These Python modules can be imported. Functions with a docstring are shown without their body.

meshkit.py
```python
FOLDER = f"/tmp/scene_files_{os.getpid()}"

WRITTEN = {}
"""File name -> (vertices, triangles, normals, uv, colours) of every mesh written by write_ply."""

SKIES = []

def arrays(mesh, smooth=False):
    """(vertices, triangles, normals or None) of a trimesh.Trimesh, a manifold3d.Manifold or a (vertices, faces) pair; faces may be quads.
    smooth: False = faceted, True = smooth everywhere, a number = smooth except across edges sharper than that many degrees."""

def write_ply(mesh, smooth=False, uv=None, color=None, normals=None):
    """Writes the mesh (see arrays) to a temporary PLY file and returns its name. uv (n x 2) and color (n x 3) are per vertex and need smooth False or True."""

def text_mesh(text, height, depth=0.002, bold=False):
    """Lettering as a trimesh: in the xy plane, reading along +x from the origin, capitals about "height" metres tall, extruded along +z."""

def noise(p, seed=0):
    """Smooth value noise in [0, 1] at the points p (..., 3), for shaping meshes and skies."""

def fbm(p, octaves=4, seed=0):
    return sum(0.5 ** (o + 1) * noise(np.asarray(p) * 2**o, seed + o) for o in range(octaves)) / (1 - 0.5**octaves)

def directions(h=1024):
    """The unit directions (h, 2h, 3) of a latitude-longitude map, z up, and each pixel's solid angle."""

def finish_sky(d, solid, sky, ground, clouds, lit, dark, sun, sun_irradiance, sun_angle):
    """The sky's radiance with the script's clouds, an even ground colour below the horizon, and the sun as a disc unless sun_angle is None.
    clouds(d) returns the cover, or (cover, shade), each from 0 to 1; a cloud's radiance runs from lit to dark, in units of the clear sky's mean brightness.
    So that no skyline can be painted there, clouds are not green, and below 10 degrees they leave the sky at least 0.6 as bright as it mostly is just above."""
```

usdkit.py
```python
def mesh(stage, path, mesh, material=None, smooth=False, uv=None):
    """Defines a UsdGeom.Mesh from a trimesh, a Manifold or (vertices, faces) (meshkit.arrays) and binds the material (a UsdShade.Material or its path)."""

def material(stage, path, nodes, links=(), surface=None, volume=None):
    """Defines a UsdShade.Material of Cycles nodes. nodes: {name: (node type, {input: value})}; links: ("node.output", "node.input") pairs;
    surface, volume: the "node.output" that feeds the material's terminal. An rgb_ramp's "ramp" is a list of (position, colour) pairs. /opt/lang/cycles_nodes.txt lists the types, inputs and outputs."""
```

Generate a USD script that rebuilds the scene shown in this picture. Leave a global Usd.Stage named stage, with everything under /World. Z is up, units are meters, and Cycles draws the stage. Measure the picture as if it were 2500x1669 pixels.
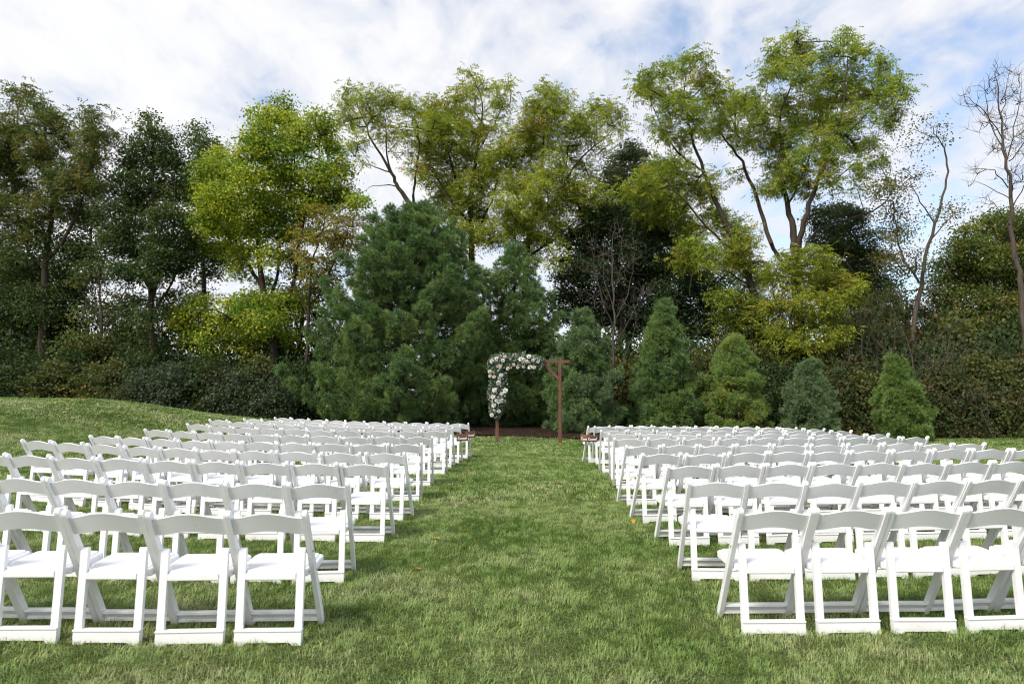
import math, random
import numpy as np, trimesh, usdkit, meshkit
from pxr import Usd, UsdGeom, UsdLux, UsdShade, Gf, Sdf, Vt
from scipy.spatial import cKDTree

stage = Usd.Stage.CreateInMemory()
UsdGeom.SetStageUpAxis(stage, "Z")
UsdGeom.SetStageMetersPerUnit(stage, 1.0)
UsdGeom.Xform.Define(stage, "/World")
UsdGeom.Scope.Define(stage, "/World/Looks")

# ------------------------------------------------------------------ camera
F_PX, HOR, CAM_H = 1667.0, 951.3, 1.515          # in pixels of the 2500 x 1669 photograph
PITCH = math.atan((HOR - 834.5) / F_PX)
cam = UsdGeom.Camera.Define(stage, "/World/camera")
cam.CreateHorizontalApertureAttr(36.0)
cam.CreateVerticalApertureAttr(36.0 * 1669 / 2500)
cam.CreateFocalLengthAttr(36.0 * F_PX / 2500)
cam.CreateFStopAttr(2.8)
cam.CreateFocusDistanceAttr(11.0)
cam.CreateExposureAttr(1.1)
cam.AddTranslateOp().Set((0, 0, CAM_H))
cam.AddRotateXOp().Set(90 + math.degrees(PITCH))

# ------------------------------------------------------------------ sky and sun
SUN_EL, SUN_AZ = math.radians(44), math.radians(-138)   # azimuth from +y (ahead) towards +x
sun = UsdLux.DistantLight.Define(stage, "/World/sun")
sun.CreateIntensityAttr(0.52)
sun.CreateAngleAttr(20.0)
sun.CreateColorAttr((1.0, 0.95, 0.86))
sun.GetPrim().CreateAttribute("inputs:normalize", Sdf.ValueTypeNames.Bool).Set(True)
_d = Gf.Vec3d(math.sin(SUN_AZ) * math.cos(SUN_EL), math.cos(SUN_AZ) * math.cos(SUN_EL), math.sin(SUN_EL))
sun.AddTransformOp().Set(Gf.Matrix4d().SetRotate(Gf.Rotation(Gf.Vec3d(0, 0, 1), _d)))
dome = UsdLux.DomeLight.Define(stage, "/World/sky")
SKY_K, CLOUD = 0.09, 5.3
CLX, CLY = 4.0, 13.0
sky_look = usdkit.material(stage, "/World/Looks/sky", {
    "sky": ("sky_texture", {"sky_type": "single_scattering", "sun_disc": False, "sun_elevation": SUN_EL, "sun_rotation": SUN_AZ}),
    "tc": ("texture_coordinate", {}),
    "sep": ("separate_xyz", {}),
    "zz": ("math", {"math_type": "maximum", "value2": 0.0}),
    "zb": ("math", {"math_type": "add", "value2": 0.34}),
    "px": ("math", {"math_type": "divide"}),
    "py": ("math", {"math_type": "divide"}),
    "pv": ("combine_xyz", {"z": 3.7}),
    # broad masses, mid puffs and fine ripples, all laid on a flat cloud deck seen in perspective
    "m0": ("mapping", {"rotation": (0, 0, 0.45), "scale": (1.0, 0.7, 1.0), "location": (CLX, CLY, 0)}),
    "m1": ("mapping", {"rotation": (0, 0, 0.75), "scale": (1.0, 0.75, 1.0), "location": (CLX, CLY, 0)}),
    "n0": ("noise_texture", {"scale": 0.8, "detail": 2.0, "roughness": 0.5}),
    "n1": ("noise_texture", {"scale": 4.0, "detail": 5.0, "roughness": 0.55, "distortion": 0.2}),
    "n2": ("noise_texture", {"scale": 9.5, "detail": 5.0, "roughness": 0.55, "distortion": 0.3}),
    "s0": ("math", {"math_type": "multiply_add", "value2": 0.36}),
    "s1": ("math", {"math_type": "multiply_add", "value2": 0.52}),
    "s2": ("math", {"math_type": "multiply_add", "value2": 0.56}),
    "bx": ("math", {"math_type": "multiply_add", "value2": -0.09, "value3": 0.0}),
    "cov": ("rgb_ramp", {"ramp": [(0.0, (0, 0, 0)), (0.52, (0.12, 0.12, 0.12)), (0.60, (0.5, 0.5, 0.5)), (0.68, (0.86, 0.86, 0.86)), (0.77, (1, 1, 1)), (1.0, (1, 1, 1))]}),
    "shade": ("rgb_ramp", {"ramp": [(0.0, (0.68, 0.72, 0.84)), (0.56, (0.74, 0.775, 0.88)), (0.68, (0.85, 0.87, 0.93)), (0.80, (0.96, 0.965, 0.985)), (0.9, (1.0, 1.0, 1.0)), (1, (1.0, 1.0, 1.0))]}),
    "cc": ("mix", {"mix_type": "multiply", "fac": 1.0, "color2": (CLOUD, CLOUD, CLOUD)}),
    "sk": ("mix", {"mix_type": "multiply", "fac": 1.0, "color2": (1.25, 1.25, 1.25)}),
    "m": ("mix", {"mix_type": "mix"}),
    "bg": ("background_shader", {"strength": SKY_K}),
}, [("tc.generated", "sep.vector"), ("sep.z", "zz.value1"), ("zz.value", "zb.value1"), ("sep.x", "px.value1"), ("sep.y", "py.value1"), ("zb.value", "px.value2"), ("zb.value", "py.value2"),
    ("px.value", "pv.x"), ("py.value", "pv.y"), ("pv.vector", "m0.vector"), ("pv.vector", "m1.vector"), ("m0.vector", "n0.vector"), ("m1.vector", "n1.vector"), ("m1.vector", "n2.vector"),
    ("sep.x", "bx.value1"), ("n0.fac", "s0.value1"), ("bx.value", "s0.value3"), ("n1.fac", "s1.value1"), ("s0.value", "s1.value3"), ("n2.fac", "s2.value1"), ("s1.value", "s2.value3"),
    ("s2.value", "cov.fac"), ("s2.value", "shade.fac"), ("shade.color", "cc.color1"), ("sky.color", "sk.color1"), ("sk.color", "m.color1"), ("cc.color", "m.color2"), ("cov.color", "m.fac"), ("m.color", "bg.color")], surface="bg.background")
UsdShade.MaterialBindingAPI.Apply(dome.GetPrim()).Bind(sky_look)

# ------------------------------------------------------------------ helpers
def proj_ray(X, Y):
    """World direction of a pixel of the photograph seen at 2349 x 1568."""
    u, v = X * 1.0643, Y * 1.0643
    a, b = (u - 1250) / F_PX, (834.5 - v) / F_PX
    c, s = math.cos(PITCH), math.sin(PITCH)
    return np.array([a, c - b * s, s + b * c])

def at(X, Y, d):
    """The point d metres ahead of the camera (along world y) under that pixel."""
    r = proj_ray(X, Y)
    return np.array([0, 0, CAM_H]) + r * (d / r[1])

names = {}
def numbered(parent, name):
    k = names.get((parent, name), 0)
    names[(parent, name)] = k + 1
    return f"{parent}/{name}" if k == 0 else f"{parent}/{name}_{k:03d}"

def tag(prim, label=None, cat=None, group=None, kind=None):
    prim = prim.GetPrim() if hasattr(prim, "GetPrim") else prim
    for k, v in (("label", label), ("category", cat), ("group", group), ("kind", kind)):
        if v:
            prim.SetCustomDataByKey(k, v)
    return prim

def thing(name, label, cat, loc=(0, 0, 0), rz=0.0, group=None, scale=None, rot=None):
    x = UsdGeom.Xform.Define(stage, numbered("/World", name))
    x.AddTranslateOp().Set(Gf.Vec3d(*map(float, loc)))
    if rot is not None:
        x.AddRotateXYZOp().Set(Gf.Vec3f(*map(float, rot)))
    elif rz:
        x.AddRotateZOp().Set(float(rz))
    if scale is not None:
        x.AddScaleOp().Set(Gf.Vec3f(*((scale,) * 3 if np.ndim(scale) == 0 else scale)))
    tag(x, label, cat, group)
    return x.GetPrim()

def obj(name, mesh, mat, parent="/World", smooth=False, **kw):
    p = str(parent.GetPath()) if hasattr(parent, "GetPath") else parent
    m = usdkit.mesh(stage, numbered(p, name), mesh, mat, smooth)
    m.CreateDoubleSidedAttr(True)
    if kw:
        tag(m, **kw)
    return m.GetPrim()

def colored(name, v, f, col, mat, parent, **kw):
    """A mesh of triangles with a colour per vertex, in primvar 'tone'."""
    m = obj(name, (v, f), mat, parent, **kw)
    UsdGeom.PrimvarsAPI(m).CreatePrimvar("tone", Sdf.ValueTypeNames.Color3fArray, "vertex").Set(Vt.Vec3fArray.FromNumpy(np.ascontiguousarray(col, np.float32)))
    return m

def copy_of(src, name, label, cat, loc, rz, group=None, scale=None):
    p = thing(name, label, cat, loc, rz, group, scale)
    p.GetReferences().AddInternalReference(src.GetPath())
    p.SetInstanceable(True)
    return p

def box(x0, x1, y0, y1, z0, z1, bev=0.0):
    m = trimesh.creation.box([x1 - x0, y1 - y0, z1 - z0])
    if bev:
        pts = np.array([[sx * ((x1 - x0) / 2 - a * bev), sy * ((y1 - y0) / 2 - b * bev), sz * ((z1 - z0) / 2 - c * bev)]
                        for sx in (-1, 1) for sy in (-1, 1) for sz in (-1, 1) for a, b, c in ((0, 1, 1), (1, 0, 1), (1, 1, 0))])
        m = trimesh.convex.convex_hull(pts)
    m.apply_translation([(x0 + x1) / 2, (y0 + y1) / 2, (z0 + z1) / 2])
    return m

def join(ms):
    return trimesh.util.concatenate(ms)

def prism(outline, x0, x1):
    """Closed outline of (y, z) points extruded along x, with a small bevel on both ends."""
    from shapely.geometry import Polygon
    m = trimesh.creation.extrude_polygon(Polygon(outline), x1 - x0, engine="earcut")
    m.apply_transform(np.array([[0, 0, 1, x0], [1, 0, 0, 0], [0, 1, 0, 0], [0, 0, 0, 1.0]]))
    return m

def tubes(paths, sides=5):
    """paths: list of (points, radii). One mesh of tapered tubes."""
    V, Fc, n = [], [], 0
    for p, r in paths:
        p = np.asarray(p, float)
        r = np.broadcast_to(r, (len(p),)).astype(float)
        t = np.gradient(p, axis=0)
        t /= np.linalg.norm(t, axis=1, keepdims=True) + 1e-12
        ref = np.where(np.abs(t[:, 2:]) < 0.9, [0, 0, 1.0], [1.0, 0, 0])
        a = np.cross(t, ref); a /= np.linalg.norm(a, axis=1, keepdims=True) + 1e-12
        b = np.cross(t, a)
        for k in range(1, len(p)):
            if (a[k] * a[k - 1]).sum() < 0:
                a[k] *= -1; b[k] *= -1
        ang = np.arange(sides) * 2 * np.pi / sides
        v = p[:, None] + r[:, None, None] * (np.cos(ang)[None, :, None] * a[:, None] + np.sin(ang)[None, :, None] * b[:, None])
        i, j = np.meshgrid(np.arange(len(p) - 1), np.arange(sides), indexing="ij")
        q = np.stack([i * sides + j, i * sides + (j + 1) % sides, (i + 1) * sides + (j + 1) % sides, (i + 1) * sides + j], -1).reshape(-1, 4)
        V.append(v.reshape(-1, 3)); Fc.append(np.vstack([q[:, [0, 1, 2]], q[:, [0, 2, 3]]]) + n); n += len(V[-1])
    return np.vstack(V), np.vstack(Fc)

# ------------------------------------------------------------------ looks
def look(name, nodes, links, surface):
    return usdkit.material(stage, "/World/Looks/" + name, nodes, links, surface=surface)

white_paint = look("white_resin", {
    "g": ("texture_coordinate", {}), "oi": ("object_info", {}), "sc": ("math", {"math_type": "multiply", "value2": 37.0}),
    "cx": ("combine_xyz", {}), "va": ("vector_math", {"math_type": "add"}),
    "n": ("noise_texture", {"scale": 3.0, "detail": 4.0}),
    "n2": ("noise_texture", {"scale": 60.0, "detail": 3.0}),
    "n3": ("noise_texture", {"scale": 22.0, "detail": 5.0, "roughness": 0.7}),
    "r": ("rgb_ramp", {"ramp": [(0, (0.72, 0.715, 0.71)), (0.38, (0.82, 0.815, 0.82)), (0.6, (0.86, 0.855, 0.87)), (1, (0.87, 0.865, 0.88))]}),
    "sf": ("rgb_ramp", {"ramp": [(0, (1, 1, 1)), (0.64, (1, 1, 1)), (0.74, (0.80, 0.775, 0.74)), (1, (0.66, 0.62, 0.56))]}),
    "m1": ("mix", {"mix_type": "multiply", "fac": 1.0}),
    # grass stains and soil on the lowest few centimetres
    "sz": ("separate_xyz", {}), "dz": ("map_range", {"from_min": 0.005, "from_max": 0.075, "to_min": 0.75, "to_max": 0.0, "clamp": True}),
    "dm": ("math", {"math_type": "multiply"}), "m2": ("mix", {"mix_type": "mix", "color2": (0.42, 0.42, 0.29)}),
    "rr": ("map_range", {"from_min": 0.3, "from_max": 0.7, "to_min": 0.34, "to_max": 0.58}),
    "b": ("bump", {"strength": 0.08, "distance": 0.003}),
    "p": ("principled_bsdf", {"roughness": 0.42, "ior": 1.45}),
}, [("oi.random", "sc.value1"), ("sc.value", "cx.x"), ("sc.value", "cx.y"), ("g.object", "va.vector1"), ("cx.vector", "va.vector2"), ("va.vector", "n.vector"), ("va.vector", "n3.vector"), ("g.object", "n2.vector"),
    ("n.fac", "r.fac"), ("n3.fac", "sf.fac"), ("r.color", "m1.color1"), ("sf.color", "m1.color2"), ("g.object", "sz.vector"), ("sz.z", "dz.value"), ("dz.result", "dm.value1"), ("n3.fac", "dm.value2"),
    ("m1.color", "m2.color1"), ("dm.value", "m2.fac"), ("m2.color", "p.base_color"), ("n.fac", "rr.value"), ("rr.result", "p.roughness"), ("n2.fac", "b.height"), ("b.normal", "p.normal")], "p.BSDF")
bolt_look = look("bolt_steel", {"p": ("principled_bsdf", {"base_color": (0.25, 0.24, 0.23), "metallic": 0.8, "roughness": 0.45})}, [], "p.BSDF")
wood_red = look("stained_cedar", {
    "g": ("texture_coordinate", {}),
    "mp": ("mapping", {"scale": (14, 14, 1.1)}),
    "n": ("noise_texture", {"scale": 3.0, "detail": 6.0, "roughness": 0.6, "distortion": 0.4}),
    "r": ("rgb_ramp", {"ramp": [(0.2, (0.05, 0.019, 0.011)), (0.5, (0.12, 0.047, 0.028)), (0.8, (0.2, 0.09, 0.056))]}),
    "b": ("bump", {"strength": 0.3, "distance": 0.004}),
    "p": ("principled_bsdf", {"roughness": 0.65}),
}, [("g.object", "mp.vector"), ("mp.vector", "n.vector"), ("n.fac", "r.fac"), ("r.color", "p.base_color"), ("n.fac", "b.height"), ("b.normal", "p.normal")], "p.BSDF")
sign_wood = look("sign_wood", {
    "g": ("texture_coordinate", {}),
    "mp": ("mapping", {"scale": (2, 30, 30)}),
    "n": ("noise_texture", {"scale": 3.0, "detail": 5.0}),
    "r": ("rgb_ramp", {"ramp": [(0.2, (0.10, 0.045, 0.028)), (0.8, (0.22, 0.11, 0.07))]}),
    "p": ("principled_bsdf", {"roughness": 0.7}),
}, [("g.object", "mp.vector"), ("mp.vector", "n.vector"), ("n.fac", "r.fac"), ("r.color", "p.base_color")], "p.BSDF")
white_ink = look("white_lettering", {"p": ("principled_bsdf", {"base_color": (0.8, 0.8, 0.78), "roughness": 0.6})}, [], "p.BSDF")
twine = look("jute_twine", {"p": ("principled_bsdf", {"base_color": (0.42, 0.33, 0.2), "roughness": 0.9})}, [], "p.BSDF")

def leaf_look(name, trans, rough=0.5, spec=0.5, twist=(1.15, 1.2, 0.6)):
    return look(name, {
        "a": ("attribute", {"attribute": "tone"}),
        "h": ("mix", {"mix_type": "multiply", "fac": 1.0, "color2": twist}),
        "p": ("principled_bsdf", {"roughness": rough, "specular_ior_level": spec}),
        "t": ("translucent_bsdf", {}),
        "m": ("mix_closure", {"fac": trans}),
    }, [("a.color", "p.base_color"), ("a.color", "h.color1"), ("h.color", "t.color"), ("p.BSDF", "m.closure1"), ("t.BSDF", "m.closure2")], "m.closure")

leaf_mat = leaf_look("foliage", 0.4, 0.5, 0.22)
needle_mat = leaf_look("pine_needles", 0.28, 0.5, 0.3, (1.05, 1.05, 0.7))
petal_mat = leaf_look("petals", 0.25, 0.6, 0.3, (1, 1, 0.95))
grass_mat = leaf_look("grass_blades", 0.3, 0.5, 0.35, (1.1, 1.15, 0.6))

def bark_look(name, dark, light):
    return look(name, {
        "g": ("geometry", {}),
        "mp": ("mapping", {"scale": (9, 9, 1.6)}),
        "n": ("noise_texture", {"scale": 1.4, "detail": 6.0, "roughness": 0.65}),
        "r": ("rgb_ramp", {"ramp": [(0.25, dark), (0.75, light)]}),
        "b": ("bump", {"strength": 0.7, "distance": 0.03}),
        "p": ("principled_bsdf", {"roughness": 0.9, "specular_ior_level": 0.2}),
    }, [("g.position", "mp.vector"), ("mp.vector", "n.vector"), ("n.fac", "r.fac"), ("r.color", "p.base_color"), ("n.fac", "b.height"), ("b.normal", "p.normal")], "p.BSDF")

bark = bark_look("bark_brown", (0.022, 0.017, 0.013), (0.085, 0.066, 0.05))
bark_grey = bark_look("bark_grey", (0.04, 0.032, 0.027), (0.125, 0.1, 0.082))

# ------------------------------------------------------------------ terrain
TER = [-0.0181, 0.0406, 0.0597, 0.1027, -0.0489, -0.0272, -0.0432, -0.1176]
MOUND_X = [-30, -22, -15.75, -13.5, -12.6, -11.3, -10.4, -9.6, -8.8, -7.6, -6.4, -5.2]
MOUND_Z = [1.08, 1.12, 1.08, 1.04, 0.99, 0.78, 0.64, 0.53, 0.42, 0.24, 0.08, 0.0]

def smooth(t):
    t = np.clip(t, 0, 1)
    return t * t * (3 - 2 * t)

def height(x, y):
    x, y = np.asarray(x, float), np.asarray(y, float)
    cx = np.clip(x, -6.2, 7.2)
    cy = np.clip(y, 2.5, 19.0)
    u, w = cx / 5, (cy - 4.5) / 10
    t = TER
    z = t[0] * u + t[1] * w + t[2] * u * u + t[3] * u * w + t[4] * w * w + t[5] * u ** 3 + t[6] * u * u * w + t[7] * u * w * w
    m = np.interp(x, MOUND_X, MOUND_Z)
    s = smooth((y - 9.5) / 11.5) * (1 - 0.75 * smooth((y - 21.5) / 7.0))
    return z + m * s

def ground_look():
    return look("lawn_soil", {
        "g": ("geometry", {}),
        "n": ("noise_texture", {"scale": 0.9, "detail": 6.0, "roughness": 0.65}),
        "n2": ("noise_texture", {"scale": 30.0, "detail": 4.0}),
        "r": ("rgb_ramp", {"ramp": [(0.3, (0.028, 0.042, 0.012)), (0.5, (0.05, 0.065, 0.02)), (0.7, (0.085, 0.088, 0.034))]}),
        "b": ("bump", {"strength": 0.6, "distance": 0.02}),
        "p": ("principled_bsdf", {"roughness": 0.95, "specular_ior_level": 0.1}),
    }, [("g.position", "n.vector"), ("g.position", "n2.vector"), ("n.fac", "r.fac"), ("r.color", "p.base_color"), ("n2.fac", "b.height"), ("b.normal", "p.normal")], "p.BSDF")

def axis(lo, hi, near_lo, near_hi, fine, ratio=1.25):
    a = list(np.arange(near_lo, near_hi + 1e-6, fine))
    s, v = fine, near_hi
    while v < hi:
        s *= ratio; v += s; a.append(min(v, hi))
    s, v = fine, near_lo
    while v > lo:
        s *= ratio; v -= s; a.insert(0, max(v, lo))
    return np.array(a)

def sheet(xs, ys, lift=0.0, fn=height):
    X, Y = np.meshgrid(xs, ys, indexing="ij")
    v = np.stack([X, Y, fn(X, Y) + lift], -1).reshape(-1, 3)
    n = len(ys)
    i, j = np.meshgrid(np.arange(len(xs) - 1), np.arange(n - 1), indexing="ij")
    a = i * n + j
    f = np.stack([a, a + n, a + n + 1, a + 1], -1).reshape(-1, 4)
    return v, np.vstack([f[:, [0, 1, 2]], f[:, [0, 2, 3]]])

obj("lawn", sheet(axis(-900, 900, -26, 26, 0.5), axis(-300, 1200, 0, 44, 0.5)), ground_look(), smooth=True, kind="structure", label="mown green lawn with a low grassy rise at the left")

# dark mulch bed under the pines behind the arch
MULCH = [(-5.6, 24.6), (-4.4, 23.6), (-2.6, 22.75), (-1.0, 22.5), (0.4, 22.55), (1.7, 22.3), (2.6, 22.05), (3.6, 22.25), (4.6, 23.0), (6.5, 23.6), (9, 24.2), (11.5, 24.4), (12.6, 25.2), (12.6, 28), (-5.6, 30)]
def mulch_bed():
    from shapely.geometry import Polygon, Point
    from shapely import contains_xy
    P = Polygon(MULCH).buffer(0.4).buffer(-0.4)
    xs, ys = np.arange(-6.5, 18, 0.16), np.arange(21.5, 31, 0.16)
    v, f = sheet(xs, ys, 0.0)
    ins = contains_xy(P, v[:, 0], v[:, 1])
    f = f[ins[f].all(1)]
    rn = np.random.default_rng(5)
    v[:, 2] += 0.02 + 0.05 * meshkit.fbm(v * [3, 3, 0], 3, 4) + rn.uniform(0, 0.015, len(v))
    m = trimesh.Trimesh(v, f, process=False); m.remove_unreferenced_vertices()
    return m
mulch_look = look("bark_mulch", {
    "g": ("geometry", {}), "v": ("voronoi_texture", {"scale": 26.0}),
    "r": ("rgb_ramp", {"ramp": [(0.0, (0.011, 0.0065, 0.0045)), (0.7, (0.028, 0.015, 0.011)), (0.93, (0.06, 0.037, 0.025)), (1.0, (0.2, 0.15, 0.09))]}),
    "s": ("separate_color", {}), "b": ("bump", {"strength": 1.0, "distance": 0.02}),
    "p": ("principled_bsdf", {"roughness": 0.95, "specular_ior_level": 0.1}),
}, [("g.position", "v.vector"), ("v.color", "s.color"), ("s.r", "r.fac"), ("r.color", "p.base_color"), ("v.distance", "b.height"), ("b.normal", "p.normal")], "p.BSDF")
obj("mulch_bed", mulch_bed(), mulch_look, smooth=True, kind="structure", label="dark bark mulch bed under the pines behind the arch")

# ------------------------------------------------------------------ chairs
CH_A, CH_H = 0.465, 0.793
def post_mesh(x0, x1):
    # side outline in (y, z) of the long post from front foot to the rounded top
    foot, top = np.array([CH_A, 0.0]), np.array([0.0, CH_H])
    d = (top - foot) / np.linalg.norm(top - foot)
    n = np.array([d[1], -d[0]])
    w = 0.024
    L = np.linalg.norm(top - foot)
    pts = [foot + n * w * s + d * (-(n * w * s)[1] / d[1]) for s in (-1, 1)]
    a = [pts[0], pts[1]]
    for q in np.linspace(0, math.pi, 7):
        a.append(foot + d * (L - w + w * math.sin(q)) + n * w * math.cos(q))
    # remove duplicate order: build polygon foot(-), foot(+), then top arc from + to -
    poly = [tuple(p) for p in a]
    core = prism(poly, x0, x1)
    # a shallow groove down the outer face reads as a recessed strip: a slim proud rib on both edges
    e = 0.0022
    out = x1 if x1 > 0 else x0
    s = 1 if x1 > 0 else -1
    ribs = []
    for side in (-1, 1):
        q0, q1 = foot + d * 0.05 + n * side * (w - 0.006), foot + d * (L - 0.05) + n * side * (w - 0.006)
        o = [q0 + n * 0.005, q1 + n * 0.005, q1 - n * 0.005, q0 - n * 0.005]
        xs = sorted((out - s * 0.001, out + s * e))
        ribs.append(prism([tuple(p) for p in o], xs[0], xs[1]))
    return join([core] + ribs)

def slat_mesh():
    n = 17
    V, Fc = [], []
    foot, top = np.array([CH_A, 0.0]), np.array([0.0, CH_H])
    d = (top - foot) / np.linalg.norm(top - foot); nn = np.array([d[1], -d[0]])
    hw = 0.2065
    for i in range(n):
        x = -hw + 2 * hw * i / (n - 1)
        c = math.cos(x / hw * math.pi / 2)
        s = 0.5 - 0.5 * math.cos(math.pi * min(1, (1 - abs(x) / hw) / 0.95))
        zt, zb = 0.752 + 0.029 * s, 0.645 + 0.023 * s
        bow = -0.014 * c
        for z, k in ((zt, 1), (zb, 1), (zb, -1), (zt, -1)):
            yy = foot[0] + d[0] / d[1] * z
            V.append((x, yy + bow - 0.0105 * k, z - (0.003 if k > 0 and z == zt else 0)))
    for i in range(n - 1):
        for k in range(4):
            a, b = i * 4 + k, i * 4 + (k + 1) % 4
            Fc += [(a, b, b + 4), (a, b + 4, a + 4)]
    Fc += [(0, 2, 1), (0, 3, 2)]
    e = (n - 1) * 4
    Fc += [(e, e + 1, e + 2), (e, e + 2, e + 3)]
    m = trimesh.Trimesh(np.array(V), np.array(Fc), process=False)
    m.fix_normals()
    return m

def slab(outline, z_of_y, thick, bev=0.006):
    """A board with outline (x, y), its top on z_of_y, its edges chamfered."""
    from shapely.geometry import Polygon
    P = Polygon(outline).buffer(-bev * 0.5).buffer(bev * 0.5, quad_segs=3)
    m0 = trimesh.creation.extrude_polygon(P.buffer(-bev, quad_segs=3), thick, engine="earcut")
    m1 = trimesh.creation.extrude_polygon(P, thick - 2 * bev, engine="earcut"); m1.apply_translation([0, 0, bev])
    h = trimesh.convex.convex_hull(np.vstack([m0.vertices, m1.vertices])) if P.convex_hull.area - P.area < 1e-4 else join([m0, m1])
    v = np.array(h.vertices); v[:, 2] += z_of_y(v[:, 1]) - thick
    return trimesh.Trimesh(v, h.faces, process=False)

def rear_frame():
    """Frame legs lean forward from the rear feet to the pivots; returns leg(s), kick board, lip."""
    y_at = lambda z: 0.1 + 0.04 * z / 0.555
    legs = []
    for s in (-1, 1):
        x0, x1 = sorted((s * 0.152, s * 0.196))
        w = 0.0145
        o = [(y_at(0) - w, 0.0), (y_at(0) + w, 0.0)]
        for q in np.linspace(0, math.pi, 6):
            o.append((y_at(0.555) + w * math.cos(q), 0.54 + w * math.sin(q)))
        m = prism(o, x0, x1)
        # rounded shoulder: pull the top corners in
        v = np.array(m.vertices); hi = v[:, 2] > 0.54
        m.vertices = v
        legs.append(m)
    from shapely.geometry import Polygon
    P = Polygon([(-0.1955, 0.0), (-0.145, 0.0), (-0.125, 0.018), (0.125, 0.018), (0.145, 0.0), (0.1955, 0.0), (0.1955, 0.078), (-0.1955, 0.078)])
    # board as a real solid in front of the legs
    kb = []
    for yo in (0,):
        o = P
        b = trimesh.creation.extrude_polygon(o, 0.007, engine="earcut")
        v = np.array(b.vertices)
        kb = trimesh.Trimesh(np.stack([v[:, 0], y_at(v[:, 1]) - 0.0165 - v[:, 2], v[:, 1]], 1), b.faces[:, ::-1], process=False)
    lip = box(-0.1985, 0.1985, y_at(0.082) - 0.030, y_at(0.082) + 0.016, 0.079, 0.091, 0.003)
    return legs, kb, lip


def build_chair(root):
    for s in (-1, 1):
        x0, x1 = sorted((s * 0.208, s * 0.236))
        p = obj("post", post_mesh(x0, x1), white_paint, root)
        zb = 0.53; yb = CH_A * (1 - zb / CH_H)
        b = trimesh.creation.cylinder(radius=0.006, height=0.006, sections=8)
        b.apply_transform(trimesh.transformations.rotation_matrix(math.pi / 2, [0, 1, 0])); b.apply_translation([s * 0.2365, yb, zb])
        obj("bolt", b, bolt_look, p)
    obj("backrest", slat_mesh(), white_paint, root, smooth=40)
    sl = lambda y: 0.407 + 0.045 * np.asarray(y)
    seat = obj("seat", slab([(-0.149, 0.11), (0.149, 0.11), (0.149, 0.16), (0.203, 0.19), (0.203, 0.255), (0.222, 0.275), (0.222, 0.485), (0.205, 0.505), (-0.205, 0.505), (-0.222, 0.485), (-0.222, 0.275), (-0.203, 0.255), (-0.203, 0.19), (-0.149, 0.16)], sl, 0.044), white_paint, root)
    pad = slab([(-0.145, 0.13), (0.145, 0.13), (0.178, 0.21), (0.198, 0.3), (0.2, 0.475), (0.185, 0.49), (-0.185, 0.49), (-0.2, 0.475), (-0.198, 0.3), (-0.178, 0.21)], lambda y: sl(y) + 0.012, 0.018, 0.006)
    obj("seat_pad", pad, white_paint, seat, smooth=40)
    legs, kb, lip = rear_frame()
    for m in legs:
        obj("leg", m, white_paint, root)
    k = obj("foot_board", kb, white_paint, root)
    obj("ledge", lip, white_paint, k)
    yc = lambda z: CH_A * (1 - z / CH_H)
    rails = [box(-0.2075, 0.2075, yc(0.068) - 0.004, yc(0.068) + 0.012, 0.036, 0.098),
             box(-0.2075, 0.2075, yc(0.092) - 0.024, yc(0.092) - 0.002, 0.082, 0.1015, 0.003),
             box(-0.2075, 0.2075, yc(0.042) - 0.024, yc(0.042) - 0.002, 0.030, 0.0525, 0.003)]
    obj("stretcher", join(rails), white_paint, root)

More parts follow.
